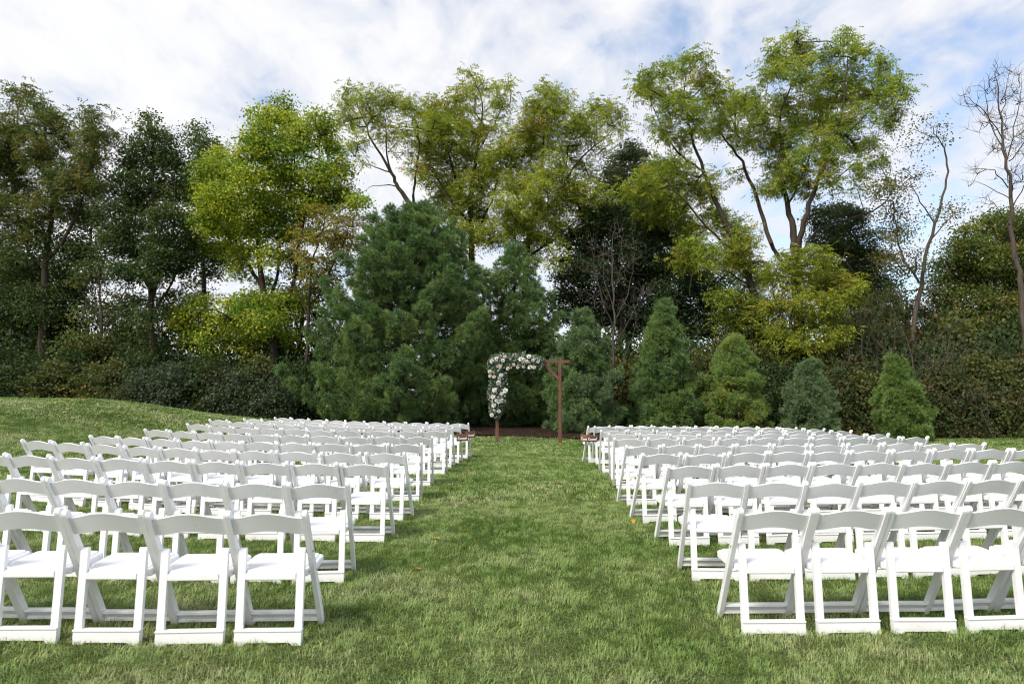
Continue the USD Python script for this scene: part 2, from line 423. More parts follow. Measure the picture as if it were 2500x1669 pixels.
ROWS = {
 (-1, 1): [(-1.473, 4.152, 1.6), (-1.94, 4.141, 1.1), (-2.44, 4.133, 0.6), (-2.939, 4.13, 0.1), (-3.425, 4.132, -0.4)],
 (-1, 2): [(-1.52, 5.412, 2.5), (-2.009, 5.397, 1.1), (-2.494, 5.394, -0.4), (-2.974, 5.403, -1.8), (-3.437, 5.424, -3.3), (-3.912, 5.458, -4.7), (-4.408, 5.503, -6.2), (-4.885, 5.561, -7.6)],
 (-1, 3): [(-1.459, 6.779, 0.5), (-1.947, 6.778, -0.4), (-2.44, 6.786, -1.4), (-2.927, 6.802, -2.3), (-3.418, 6.825, -3.2), (-3.913, 6.857, -4.2), (-4.405, 6.896, -5.1), (-4.882, 6.943, -6.0), (-5.364, 6.999, -6.9), (-5.854, 7.062, -7.9)],
 (-1, 4): [(-1.456, 7.896, -2.2), (-1.974, 7.922, -3.7), (-2.508, 7.961, -5.2), (-3.016, 8.014, -6.7), (-3.495, 8.079, -8.2), (-3.968, 8.157, -9.7), (-4.464, 8.248, -11.2), (-4.971, 8.352, -12.7), (-5.476, 8.468, -14.1), (-5.952, 8.598, -15.6)],
 (-1, 5): [(-1.441, 9.252, 5.5), (-1.93, 9.215, 3.1), (-2.431, 9.2, 0.7), (-2.924, 9.204, -1.8), (-3.392, 9.23, -4.2), (-3.849, 9.276, -6.7), (-4.327, 9.342, -9.1), (-4.816, 9.429, -11.6), (-5.285, 9.535, -14.0), (-5.748, 9.662, -16.4)],
 (-1, 6): [(-1.468, 10.697, 4.8), (-1.948, 10.667, 2.3), (-2.445, 10.659, -0.3), (-2.95, 10.672, -2.8), (-3.435, 10.706, -5.3), (-3.906, 10.762, -7.8), (-4.389, 10.839, -10.3), (-4.858, 10.937, -12.9), (-5.325, 11.057, -15.4), (-5.811, 11.196, -17.9)],
 (-1, 7): [(-1.388, 12.172, 4.3), (-1.88, 12.146, 1.8), (-2.396, 12.14, -0.6), (-2.925, 12.157, -3.1), (-3.42, 12.194, -5.5), (-3.886, 12.252, -8.0), (-4.365, 12.332, -10.4), (-4.846, 12.432, -12.8), (-5.338, 12.553, -15.3), (-5.824, 12.694, -17.7)],
 (-1, 8): [(-1.371, 13.258, -0.5), (-1.935, 13.272, -2.6), (-2.471, 13.306, -4.7), (-2.989, 13.359, -6.9), (-3.497, 13.431, -9.0), (-3.994, 13.523, -11.1), (-4.51, 13.633, -13.2), (-5.032, 13.763, -15.3), (-5.542, 13.911, -17.5), (-6.031, 14.078, -19.6)],
 (-1, 9): [(-1.294, 14.155, -2.5), (-1.774, 14.184, -4.2), (-2.266, 14.227, -5.8), (-2.778, 14.284, -7.5), (-3.263, 14.356, -9.2), (-3.728, 14.442, -10.9), (-4.212, 14.543, -12.6), (-4.709, 14.658, -14.3), (-5.195, 14.787, -16.0), (-5.646, 14.93, -17.7)],
 (-1, 10): [(-1.185, 15.164, -1.5), (-1.649, 15.185, -3.6), (-2.125, 15.223, -5.7), (-2.609, 15.278, -7.7), (-3.088, 15.35, -9.8), (-3.542, 15.438, -11.9), (-3.984, 15.544, -13.9), (-4.438, 15.666, -16.0), (-4.888, 15.804, -18.1), (-5.339, 15.959, -20.2)],
 (1, 1): [(1.668, 4.367, 1.1), (2.151, 4.379, 1.6), (2.639, 4.394, 2.0), (3.128, 4.412, 2.4), (3.614, 4.434, 2.8)],
 (1, 2): [(1.638, 5.49, 0.0), (2.108, 5.495, 1.3), (2.565, 5.511, 2.6), (3.008, 5.536, 3.8), (3.467, 5.572, 5.1), (3.929, 5.618, 6.3), (4.384, 5.673, 7.6), (4.838, 5.739, 8.8)],
 (1, 3): [(1.721, 6.614, 3.5), (2.203, 6.645, 3.9), (2.688, 6.679, 4.3), (3.159, 6.717, 4.8), (3.622, 6.758, 5.2), (4.087, 6.803, 5.6), (4.565, 6.851, 6.0), (5.045, 6.903, 6.5), (5.515, 6.958, 6.9), (5.986, 7.017, 7.3)],
 (1, 4): [(1.689, 7.758, 8.0), (2.203, 7.826, 7.5), (2.708, 7.89, 7.1), (3.197, 7.951, 6.7), (3.699, 8.008, 6.3), (4.201, 8.061, 5.9), (4.709, 8.111, 5.4), (5.216, 8.157, 5.0), (5.713, 8.199, 4.6), (6.216, 8.238, 4.2)],
 (1, 5): [(1.696, 8.889, 4.7), (2.183, 8.93, 4.7), (2.671, 8.97, 4.6), (3.163, 9.01, 4.5), (3.665, 9.049, 4.5), (4.171, 9.087, 4.4), (4.678, 9.125, 4.4), (5.18, 9.163, 4.3), (5.679, 9.2, 4.2), (6.141, 9.236, 4.2)],
 (1, 6): [(1.762, 10.328, -3.1), (2.268, 10.308, -1.4), (2.801, 10.303, 0.3), (3.331, 10.314, 2.0), (3.825, 10.339, 3.8), (4.29, 10.379, 5.5), (4.783, 10.435, 7.2), (5.281, 10.505, 8.9), (5.775, 10.591, 10.6), (6.279, 10.691, 12.3)],
 (1, 7): [(1.837, 11.469, -9.0), (2.343, 11.403, -6.4), (2.842, 11.36, -3.7), (3.324, 11.339, -1.1), (3.806, 11.341, 1.5), (4.297, 11.366, 4.2), (4.782, 11.412, 6.8), (5.257, 11.481, 9.4), (5.743, 11.573, 12.0), (6.227, 11.686, 14.7)],
 (1, 8): [(1.842, 12.492, -5.4), (2.334, 12.457, -2.9), (2.853, 12.443, -0.3), (3.345, 12.451, 2.2), (3.82, 12.481, 4.7), (4.301, 12.532, 7.3), (4.786, 12.605, 9.8), (5.278, 12.699, 12.3), (5.755, 12.814, 14.8), (6.221, 12.95, 17.4)],
 (1, 9): [(1.921, 14.109, -0.7), (2.411, 14.107, 0.2), (2.902, 14.112, 1.1), (3.393, 14.126, 2.0), (3.884, 14.147, 2.9), (4.374, 14.176, 3.8), (4.864, 14.213, 4.8), (5.353, 14.257, 5.7), (5.851, 14.31, 6.6), (6.332, 14.37, 7.5)],
 (1, 10): [(1.819, 14.422, 8.2), (2.277, 14.492, 8.6), (2.756, 14.565, 8.9), (3.246, 14.641, 9.2), (3.715, 14.719, 9.6), (4.186, 14.801, 9.9), (4.664, 14.885, 10.3), (5.133, 14.972, 10.6), (5.608, 15.061, 10.9), (6.076, 15.154, 11.3)],
}

ORD = ["first", "second", "third", "fourth", "fifth", "sixth", "seventh", "eighth", "ninth", "tenth"]
ROWN = ["nearest row", "second row from the camera", "third row from the camera", "fourth row from the camera", "fifth row from the camera",
        "fifth row from the arch", "fourth row from the arch", "third row from the arch", "second row from the arch", "row closest to the arch"]
rng = np.random.default_rng(11)
first_chair, CHAIR_AT = None, {}
for (side, k), spots in ROWS.items():
    for j, (x, y, yaw) in enumerate(spots):
        if k < 3:
            x, y = x * (0.976, 0.988)[k - 1], y * (0.976, 0.988)[k - 1]
        yaw = yaw + rng.normal(0, 1.6)
        z = float(height(x, y + 0.2)) - 0.002 + rng.normal(0, 0.004)
        seat_word = "aisle-end chair" if j == 0 else ("outermost chair, tenth from the aisle" if j == 9 else f"{ORD[j]} chair from the aisle")
        lab = f"white folding chair, {seat_word}, {ROWN[k - 1]}, {'left' if side < 0 else 'right'} block"
        grp = f"white folding chairs in the {'left' if side < 0 else 'right'} block"
        # slope of the ground under the chair
        p = thing("folding_chair", lab, "chair", (x, y, z), yaw, grp)
        if first_chair is None:
            first_chair = p
            build_chair(p)
        else:
            p.GetReferences().AddInternalReference(first_chair.GetPath())
            p.SetInstanceable(True)
        CHAIR_AT[(side, k, j)] = (x, y, z, yaw)

# ------------------------------------------------------------------ wooden arch
ARX0, ARX1, ARD = None, None, 20.4
def P25(u, v, d):                      # a pixel of the 2500-wide photograph
    return at(u / 1.0643, v / 1.0643, d)
AL, AR = P25(1213.9, 1081, ARD), P25(1367.4, 1082.5, ARD)
ztop = P25(1290, 878.6, ARD)[2]
BL, BR = P25(1190, 880, ARD)[0], P25(1391.8, 880, ARD)[0]
arch = thing("wooden_arch", "reddish brown timber arch with braced beam at the end of the aisle", "arch", (0, ARD, 0))
bw = 0.045
zbm = ztop - 0.092
for c in (AL, AR):
    zg = float(height(c[0], ARD))
    obj("post", box(c[0] - bw, c[0] + bw, -bw, bw, zg - 0.05, zbm - 0.001, 0.006), wood_red, arch)
    obj("stake_board", box(c[0] - bw - 0.012, c[0] + bw + 0.004, -bw - 0.026, -bw - 0.001, zg - 0.05, zg + 0.40, 0.004), wood_red, arch)
o = [(BL + 0.045, zbm), (BR - 0.045, zbm), (BR, zbm + 0.055), (BR, ztop), (BL, ztop), (BL, zbm + 0.055)]
from shapely.geometry import Polygon as _Poly
m = trimesh.creation.extrude_polygon(_Poly(o), 2 * bw, engine="earcut"); v = np.array(m.vertices)
obj("beam", trimesh.Trimesh(np.stack([v[:, 0], v[:, 2] - bw, v[:, 1]], 1), m.faces[:, ::-1], process=False), wood_red, arch)
for s, c in ((1, AL), (-1, AR)):
    p0 = np.array([c[0] + s * (bw + 0.44), zbm]); p1 = np.array([c[0] + s * bw, zbm - 0.46])
    dd = (p1 - p0) / np.linalg.norm(p1 - p0)
    o = [p0 + [-s * 0.07, 0], p0 + [s * 0.06, 0], p1 + [0, -0.065], p1 + [0, 0.065]]
    m = trimesh.creation.extrude_polygon(_Poly([tuple(q) for q in o]).convex_hull, 0.076, engine="earcut"); v = np.array(m.vertices)
    obj("brace", trimesh.Trimesh(np.stack([v[:, 0], v[:, 2] - 0.038, v[:, 1]], 1), m.faces[:, ::-1], process=False), wood_red, arch)

# flower garland over the arch's left corner: leaves, filler blossom and single roses
def leaves_at(P, N, A, length, width, fold=0.15):
    """Rhombic folded leaves: centre points P, normals N, axes A (n x 3); four vertices and two triangles each."""
    N = N / (np.linalg.norm(N, axis=1, keepdims=True) + 1e-9)
    A = A - N * (A * N).sum(1, keepdims=True); A /= np.linalg.norm(A, axis=1, keepdims=True) + 1e-9
    B = np.cross(N, A)
    l, w = np.reshape(length, (-1, 1)) * np.ones((len(P), 1)), np.reshape(width, (-1, 1)) * np.ones((len(P), 1))
    v = np.stack([P - A * l / 2, P + B * w / 2 + N * w * fold + A * l * 0.04, P + A * l / 2, P - B * w / 2 + N * w * fold + A * l * 0.04], 1).reshape(-1, 3)
    b = np.arange(len(P))[:, None] * 4
    f = np.concatenate([b + [0, 1, 2], b + [0, 2, 3]], 1).reshape(-1, 3)
    return v, f

def rose_mesh(r, rn):
    """A cupped rose: three whorls of rounded petals round a core."""
    V, Fc, n = [], [], 0
    for ring, (cnt, rad, up, tilt) in enumerate(((6, 0.62, -0.05, 1.15), (5, 0.42, 0.14, 0.75), (4, 0.22, 0.26, 0.35))):
        for k in range(cnt):
            a = 2 * math.pi * (k + 0.5 * ring) / cnt + rn.uniform(-0.15, 0.15)
            g = []
            for i in range(4):
                for j in range(4):
                    s, t = (i / 3 - 0.5) * (0.9 + 0.35 * ring), j / 3
                    wv = math.sin(math.pi * (0.25 + 0.62 * t)) * 0.62
                    ang = a + s * wv * 2.2
                    rr = rad * (0.55 + 0.75 * t * math.sin(tilt)) + 0.05 * t * t
                    g.append((rr * math.cos(ang), rr * math.sin(ang), up - 0.2 + 0.75 * t * math.cos(tilt) + 0.06 * rn.uniform(-1, 1) * t - 0.1 * (2 * s) ** 2 * t))
            V += g
            for i in range(3):
                for j in range(3):
                    q = n + i * 4 + j
                    Fc += [(q, q + 4, q + 5), (q, q + 5, q + 1)]
            n += 16
    core = trimesh.creation.icosphere(1, 0.2); 
    V += [tuple(p + [0, 0, 0.22]) for p in core.vertices]; Fc += [tuple(f + n) for f in core.faces]
    return np.array(V) * r, np.array(Fc)

def zoompt(zx, zy, dy=0.0):
    return P25(1100 + zx / 4.9, 800 + zy / 4.9, ARD + dy)

def build_garland():
    rn = np.random.default_rng(3)
    g = thing("flower_garland", "garland of white roses and grey green eucalyptus draped over the arch's left corner", "flowers", (0, 0, 0))
    # spine in the zoomed picture's pixels, with half widths
    sp = [(1080, 405, 45), (1010, 425, 95), (900, 415, 95), (800, 405, 80), (700, 400, 85), (600, 400, 92), (540, 420, 90), (545, 500, 85), (570, 560, 90), (575, 650, 100), (568, 740, 105), (560, 830, 98), (560, 920, 85), (553, 1000, 66), (545, 1045, 34)]
    P = []
    for i in range(len(sp) - 1):
        a, b = np.array(sp[i], float), np.array(sp[i + 1], float)
        cnt = int(np.hypot(*(b - a)[:2]) * (a[2] + b[2]) / 2 / 38)
        for _ in range(cnt):
            t = rn.random(); q = a + (b - a) * t
            th, rr = rn.uniform(0, 2 * math.pi), math.sqrt(rn.random())
            dx, dz = rr * math.cos(th) * q[2], rr * math.sin(th) * q[2] * 0.95
            if dz < 0 and q[1] < 450 and rn.random() < 0.15: dz *= 1.2
            depth = math.sqrt(max(0.0, 1 - rr * rr)) * rn.uniform(-0.19, 0.16)
            P.append(zoompt(q[0] + dx, q[1] + dz, depth))
    P = np.array(P)
    # each point becomes a small sprig of leaves
    k = 7
    Q = np.repeat(P, k, 0) + rn.normal(0, 0.034, (len(P) * k, 3))
    N = rn.normal(0, 1, Q.shape) + [0, -0.8, 0.7]; A = rn.normal(0, 1, Q.shape) + [0, -0.3, -0.2]
    v, f = leaves_at(Q, N, A, rn.uniform(0.05, 0.085, len(Q)), rn.uniform(0.034, 0.055, len(Q)))
    base = np.array([[0.09, 0.14, 0.105], [0.17, 0.235, 0.195], [0.045, 0.085, 0.058], [0.22, 0.28, 0.17], [0.33, 0.4, 0.36]])
    c = base[rn.choice(5, len(Q), p=[.34, .26, .24, .08, .08])] * rn.uniform(0.75, 1.2, (len(Q), 1))
    gold = rn.random(len(Q)) < 0.02
    c[gold] = [0.42, 0.24, 0.05]
    colored("leaf_mass", v, f, np.repeat(c, 4, 0), leaf_mat, g, kind="stuff")
    # filler blossom
    Pf = P[rn.choice(len(P), 360)] + rn.normal(0, 0.02, (360, 3)) + [0, -0.09, 0]
    Q = np.repeat(Pf, 6, 0) + rn.normal(0, 0.016, (360 * 6, 3))
    v, f = leaves_at(Q, rn.normal(0, 1, Q.shape) + [0, -1.2, 0.5], rn.normal(0, 1, Q.shape), rn.uniform(0.02, 0.034, len(Q)), 0.022)
    cc = np.array([[0.72, 0.66, 0.56], [0.6, 0.48, 0.4], [0.8, 0.78, 0.7]])[rn.choice(3, 360)]
    colored("filler_blossom", v, f, np.repeat(np.repeat(cc, 6, 0), 4, 0), petal_mat, g, kind="stuff")
    # twigs poking out
    tw = []
    for zx, zy, ex, ey in ((470, 370, 442, 328), (560, 330, 540, 298), (830, 340, 828, 290), (720, 330, 712, 295), (470, 640, 440, 600), (480, 760, 438, 750), (480, 850, 442, 830), (480, 950, 445, 955), (1040, 380, 1095, 378), (1000, 480, 1010, 545), (660, 700, 705, 705)):
        tw.append((np.array([zoompt(zx, zy), (zoompt(zx, zy) + zoompt(ex, ey, -0.1)) / 2 + [0, 0, 0.01], zoompt(ex, ey, -0.12)]), [0.004, 0.003, 0.002]))
    v, f = tubes(tw, 4)
    obj("twig", (v, f), bark_grey, g, kind="stuff")
    roses = [(495, 400, 42), (547, 368, 38), (627, 388, 40), (838, 372, 44), (872, 376, 34), (910, 400, 38), (937, 340, 40), (985, 385, 36), (948, 468, 42), (1050, 400, 34), (605, 565, 36), (575, 650, 44), (525, 745, 44), (655, 748, 46), (612, 785, 38), (507, 825, 40), (612, 865, 40), (572, 878, 40), (545, 868, 32), (518, 925, 42), (578, 995, 36), (492, 1040, 38), (683, 485, 34), (590, 465, 36), (585, 605, 34), (520, 585, 34), (467, 520, 32), (803, 470, 32), (995, 472, 36), (757, 440, 34), (650, 345, 30), (870, 465, 28), (560, 455, 28), (470, 575, 28)]
    for i, (zx, zy, s) in enumerate(roses):
        r = s / 4.9 / F_PX * ARD / 2 * 1.75
        v, f = rose_mesh(r, rn)
        # face the camera side, a little up
        ax = np.array([rn.uniform(-.5, .5), -1, rn.uniform(0.0, .8)]); ax /= np.linalg.norm(ax)
        M = trimesh.geometry.align_vectors([0, 0, 1], ax)[:3, :3]
        v = v @ M.T + zoompt(zx, zy, -0.19 - 0.02 * rn.random())
        warm = i >= 22
        col = np.array([0.86, 0.85, 0.81]) if not warm else np.array([0.82, 0.75, 0.64])
        if i in (0, 2, 6, 12, 13): col = np.array([0.88, 0.875, 0.86])
        cols = np.tile(col, (len(v), 1)); cols[-42:] *= [1.0, 0.95, 0.82]
        colored("rose", v, f, cols, petal_mat, g, **({"label": "cream or blush coloured rose"} if warm else {"label": "open white rose"}))
build_garland()

# ------------------------------------------------------------------ reserved signs hung on the aisle chairs
LETTERS = {  # joined handwriting, x advance then strokes of points
    "R": (1.0, [[(0.12, 0), (0.2, 0.5), (0.28, 1.0)], [(0.0, 0.85), (0.25, 1.02), (0.6, 0.98), (0.66, 0.75), (0.45, 0.55), (0.22, 0.5), (0.5, 0.2), (0.75, 0.0), (0.95, 0.12)]]),
    "e": (0.5, [[(0, 0.12), (0.25, 0.25), (0.4, 0.42), (0.28, 0.52), (0.12, 0.35), (0.14, 0.08), (0.32, 0.0), (0.5, 0.12)]]),
    "s": (0.5, [[(0, 0.12), (0.2, 0.35), (0.3, 0.52), (0.34, 0.3), (0.34, 0.08), (0.18, 0.0), (0.06, 0.06)], [(0.3, 0.03), (0.5, 0.12)]]),
    "r": (0.45, [[(0, 0.12), (0.12, 0.35), (0.16, 0.52), (0.22, 0.43), (0.36, 0.44), (0.3, 0.2), (0.33, 0.02), (0.45, 0.12)]]),
    "v": (0.5, [[(0, 0.3), (0.08, 0.48), (0.16, 0.4), (0.2, 0.05), (0.3, 0.02), (0.42, 0.3), (0.4, 0.5), (0.5, 0.42)]]),
    "d": (0.7, [[(0, 0.12), (0.14, 0.05), (0.32, 0.4), (0.28, 0.5), (0.12, 0.42), (0.06, 0.15), (0.18, 0.0), (0.36, 0.2), (0.5, 1.05)], [(0.5, 1.05), (0.4, 0.3), (0.42, 0.02), (0.6, 0.1)]]),
}
def reserved_lettering(w):
    x, paths = 0.0, []
    for ch in "Reserved":
        adv, st = LETTERS[ch]
        for s in st:
            paths.append(np.array([(x + px + 0.18 * py, py) for px, py in s]))
        x += adv
    k = w / (x + 0.2)
    out = []
    for p in paths:
        t = np.linspace(0, 1, len(p)); tt = np.linspace(0, 1, len(p) * 3)
        q = np.stack([np.interp(tt, t, p[:, 0]), np.interp(tt, t, p[:, 1])], 1)
        out.append((np.stack([q[:, 0] * k - w / 2, np.full(len(q), -0.0085), q[:, 1] * k * 1.35 - 0.04], 1), 0.0042))
    return tubes(out, 5)

def hang_sign(side, k, turn, label):
    x, y, z, yaw = CHAIR_AT[(side, k, 0)]
    a = math.radians(yaw)
    ox = -side * 0.262
    lx, ly = ox, 0.085
    px, py = x + lx * math.cos(a) - ly * math.sin(a), y + lx * math.sin(a) + ly * math.cos(a)
    s = thing("reserved_sign", label, "sign", (px, py, z + 0.535), turn, "wooden reserved signs on the front aisle chairs")
    w, h = 0.25, 0.15
    obj("board", box(-w / 2, w / 2, -0.006, 0.006, -h / 2, h / 2, 0.003), sign_wood, s)
    obj("lettering", reserved_lettering(0.205), white_ink, s, label="the word Reserved in white script")
    c, sn = math.cos(math.radians(-turn)), math.sin(math.radians(-turn))
    # twine from both upper corners up to the post
    wx, wy = x + (-side * 0.222) * math.cos(a) - 0.02 * math.sin(a) - px, y + (-side * 0.222) * math.sin(a) + 0.02 * math.cos(a) - py
    tx, ty = c * wx - sn * wy, sn * wx + c * wy
    top = np.array([tx, ty, 0.195])
    pt = [(np.array([[-w / 2 + 0.015, 0, h / 2 - 0.004], top]), 0.0022), (np.array([[w / 2 - 0.015, 0, h / 2 - 0.004], top]), 0.0022)]
    obj("twine", tubes(pt, 4), twine, s)
hang_sign(-1, 10, 38, "small brown reserved sign on the left block's aisle chair closest to the arch")
hang_sign(-1, 9, 25, "small brown reserved sign one row behind the left block's front aisle sign")
hang_sign(1, 10, -38, "small brown reserved sign on the right block's aisle chair closest to the arch")
hang_sign(1, 9, 22, "small brown reserved sign one row behind the right block's front aisle sign")

# ------------------------------------------------------------------ trees
PX = 1566.0                                                    # focal length in pixels at 2349 wide

def pad_leaves(rn, tips, kind, size, n, spread, droop):
    """Leaves round every branch tip. Returns centres, normals, axes, lengths, widths and the tip index of each leaf."""
    T = len(tips)
    if kind == "compound":
        nf, pairs = n, 4
        ti = np.repeat(np.arange(T), nf)
        az = rn.uniform(0, 2 * math.pi, len(ti))
        el = rn.normal(-0.2 - droop, 0.5, len(ti))
        D = np.stack([np.cos(az) * np.cos(el), np.sin(az) * np.cos(el), np.sin(el)], 1)
        O = tips[ti] + rn.normal(0, 1, (len(ti), 3)) * np.array([spread, spread, spread * 0.6])
        S = np.cross(D, [0, 0, 1.0]); S /= np.linalg.norm(S, axis=1, keepdims=True) + 1e-9
        U = np.cross(S, D)
        L = size * 3.4 * rn.uniform(0.75, 1.15, len(ti))
        P, N, A, ln, tt = [], [], [], [], []
        for k in range(pairs):
            t = 0.25 + 0.75 * k / pairs
            for s in (-1, 1):
                sag = -0.18 * t * t
                ax = S * s + D * 0.55 + [0, 0, -0.35]
                P.append(O + D * (L * t)[:, None] + S * s * size * 0.48 + U * 0 + np.array([0, 0, 1.0]) * (L * sag)[:, None])
                A.append(ax); N.append(U + S * s * 0.35); tt.append(ti)
        P.append(O + D * L[:, None] * 1.05 + np.array([0, 0, 1.0]) * (L * -0.2)[:, None]); A.append(D + [0, 0, -0.4]); N.append(U); tt.append(ti)
        P, N, A, tt = np.vstack(P), np.vstack(N), np.vstack(A), np.concatenate(tt)
        N = N + rn.normal(0, 0.6, N.shape)
        ln = size * rn.uniform(0.8, 1.2, len(P)); w = ln * 0.46
    else:
        tt = np.repeat(np.arange(T), n)
        off = rn.normal(0, 1, (len(tt), 3)) * np.array([spread, spread, spread * 0.5])
        P = tips[tt] + off
        N = rn.normal(0, 0.75, P.shape) + [0, 0, 0.6] + off * 0.5 / max(spread, 0.1)
        A = off / max(spread, .1) + rn.normal(0, 0.6, P.shape) + [0, 0, -0.35 - droop]
        ln = size * rn.uniform(0.7, 1.25, len(P)); w = ln * rn.uniform(0.65, 0.9, len(P))
    return P, N, A, ln, w, tt

def grow(rn, limbs, tips, twig_r, up_pen=0.6, seg=0.8):
    """Connects every tip to the limbs; returns tube paths."""
    nodes, par = [], []
    for l in limbs:
        prev = -1
        for i in range(len(l) - 1):
            a, b = l[i][0], l[i + 1][0]
            m = max(1, int(np.linalg.norm(b - a) / 0.5))
            for k in range(m):
                nodes.append(a + (b - a) * k / m)
        nodes.append(l[-1][0])
    n0 = len(nodes)
    cap = n0 + len(tips) * 5 + 10
    X = np.zeros((cap, 3)); X[:n0] = nodes; par = np.full(cap, -1); n = n0
    d0 = cKDTree(X[:n0]).query(tips)[0]
    ends = []
    for t in tips[np.argsort(d0)]:
        v = X[:n] - t
        dist = np.sqrt((v * v).sum(1)) + up_pen * np.maximum(0, v[:, 2])
        p = int(np.argmin(dist)); L = float(np.linalg.norm(X[p] - t))
        m = max(1, int(L / seg)); m = min(m, 4)
        last = p
        side = rn.normal(0, 0.10 * L, 3)
        for k in range(1, m + 1):
            s = k / m
            q = X[p] + (t - X[p]) * s + (side + [0, 0, 0.10 * L]) * math.sin(math.pi * s) * (m > 1)
            X[n] = q; par[n] = last; last = n; n += 1
        ends.append(last)
    cnt = np.zeros(n)
    for e in ends:
        while e >= n0:
            cnt[e] += 1; e = par[e]
    paths = []
    for i in range(n0, n):
        p = par[i]
        r1 = twig_r * cnt[i] ** 0.42
        r0 = twig_r * cnt[p] ** 0.42 if p >= n0 else r1 * 1.25
        paths.append((np.array([X[p], X[i]]), [r0, r1]))
    return paths

def clump_tips(rn, clumps, d, dens, depth, fill=0.35, kind=""):
    C = []
    for c in clumps:
        X, Y, r = c[:3]
        rx, ry = (r, r) if np.ndim(r) == 0 else r
        off = c[3] if len(c) > 3 and c[3] is not None else rn.uniform(-depth, depth)
        k = c[4] if len(c) > 4 else 1.0
        q = at(X, Y, d + off)
        sx, sz = rx / PX * d, ry / PX * d
        sy = (sx + sz) / 2 * 1.1
        n = max(2, int((1.6 if kind == "compound" else 1.9) * k * dens * (sx * sy * sz) ** (2 / 3)))
        u = rn.normal(0, 1, (n, 3)); u /= np.linalg.norm(u, axis=1, keepdims=True)
        rad = rn.uniform(fill, 1, (n, 1)) ** 0.6
        C.append(q + u * rad * [sx, sy, sz])
    return np.vstack(C)

def palette(rn, tips, cols, weights, P, tt, top_z=None, tipvar=0.12, leafvar=0.16):
    cols = np.asarray(cols, float)
    # neighbouring tips share a hue: colour chosen by a smooth noise plus chance
    v = meshkit.noise(tips * 0.6, 9) * 0.8 + rn.uniform(-0.45, 0.45, len(tips))
    order = np.argsort(np.argsort(v)) / max(1, len(tips) - 1)
    edges = np.cumsum(np.asarray(weights) / np.sum(weights))
    ci = np.minimum(np.searchsorted(edges, order), len(cols) - 1)
    tc = cols[ci] * rn.normal(1, tipvar, (len(tips), 1)).clip(0.6, 1.5)
    c = tc[tt] * rn.normal(1, leafvar, (len(P), 1)).clip(0.55, 1.6)
    sw = rn.random(len(P)) < 0.12
    c[sw] = cols[rn.integers(0, len(cols), sw.sum())]
    return np.clip(c, 0, 1)

def tree(name, label, d, limbs, clumps, cols, weights, seed, dens=26, depth=1.5, kind="simple", size=0.142, n=44, spread=0.3, droop=0.0,
         twig_r=0.011, mat=None, group=None, cat="tree", fill=0.35, bare=0, up_pen=0.6, mat_leaf=None):
    rn = np.random.default_rng(seed)
    d_at = lambda q: d + (q[2] if len(q) > 2 else 0.0)
    L3 = []
    for l in limbs:
        pts = []
        for q in l:
            X, Y, r = q[0], q[1], q[-1]
            off = q[2] if len(q) > 3 else 0.0
            if Y == "g":
                p = at(X, 900, d + off); p[2] = float(height(p[0], p[1])) - 0.15
            else:
                p = at(X, Y, d + off)
            pts.append((p, r))
        L3.append(pts)
    base = L3[0][0][0].copy(); base[2] += 0.15
    tips = clump_tips(rn, clumps, d, dens, depth, fill, kind)
    x = thing(name, label, cat, base, group=group)
    # limbs, smoothed a little
    paths = []
    for l in L3:
        p = np.array([q[0] for q in l]); r = np.array([q[1] for q in l], float)
        t = np.linspace(0, 1, len(p)); tt = np.linspace(0, 1, (len(p) - 1) * 4 + 1)
        from scipy.interpolate import PchipInterpolator as I
        pp = np.stack([I(t, p[:, k])(tt) for k in range(3)], 1) + np.r_[np.zeros((1, 3)), rn.normal(0, 0.03, (len(tt) - 1, 3))]
        rr = I(t, r)(tt)
        if l is L3[0]:
            rr[:2] *= [1.35, 1.1]
        paths.append((pp - base, rr))
    v, f = tubes(paths[:1], 9)
    m = mat or bark
    trunk = obj("trunk", (v, f), m, x, smooth=True)
    tw = grow(rn, L3, tips, twig_r, up_pen)
    for q in paths[1:]:
        obj("limb", tubes([q], 7), m, x, smooth=True)
    obj("branches", tubes([(p - base, r) for p, r in tw], 4), m, x, smooth=True, kind="stuff")
    if bare:
        # fine bare twigs
        pt = np.repeat(tips, bare, 0)
        dr = rn.normal(0, 1, pt.shape) + [0, 0, 0.9]; dr /= np.linalg.norm(dr, axis=1, keepdims=True)
        ln = rn.uniform(0.25, 0.8, (len(pt), 1))
        ps = [(np.array([a - base, a + q * l * .5 + rn.normal(0, .04, 3) - base, a + q * l - base]), [0.008, 0.006, 0.003]) for a, q, l in zip(pt, dr, ln)]
        obj("twigs", tubes(ps, 3), m, x, kind="stuff")
    if n:
        P, N, A, ln, w, tt = pad_leaves(rn, tips, kind, size, n, spread, droop)
        v, f = leaves_at(P, N, A, ln, w)
        c = palette(rn, tips, cols, weights, P, tt)
        colored("crown", v - base, f, np.repeat(c, 4, 0), mat_leaf or leaf_mat, x)
    return x

YG = [(0.384, 0.41, 0.035), (0.249, 0.324, 0.032), (0.136, 0.236, 0.028), (0.496, 0.473, 0.047)]        # yellowing maple
WAL = [(0.263, 0.325, 0.044), (0.19, 0.263, 0.038), (0.325, 0.347, 0.048), (0.392, 0.314, 0.053)]     # walnut
DARK = [(0.054, 0.093, 0.03), (0.075, 0.115, 0.034), (0.113, 0.137, 0.041)]
ASH = [(0.108, 0.141, 0.037), (0.161, 0.166, 0.044), (0.078, 0.122, 0.034), (0.215, 0.176, 0.048)]
OLV = [(0.114, 0.166, 0.034), (0.188, 0.2, 0.037), (0.074, 0.119, 0.03), (0.315, 0.213, 0.037)]

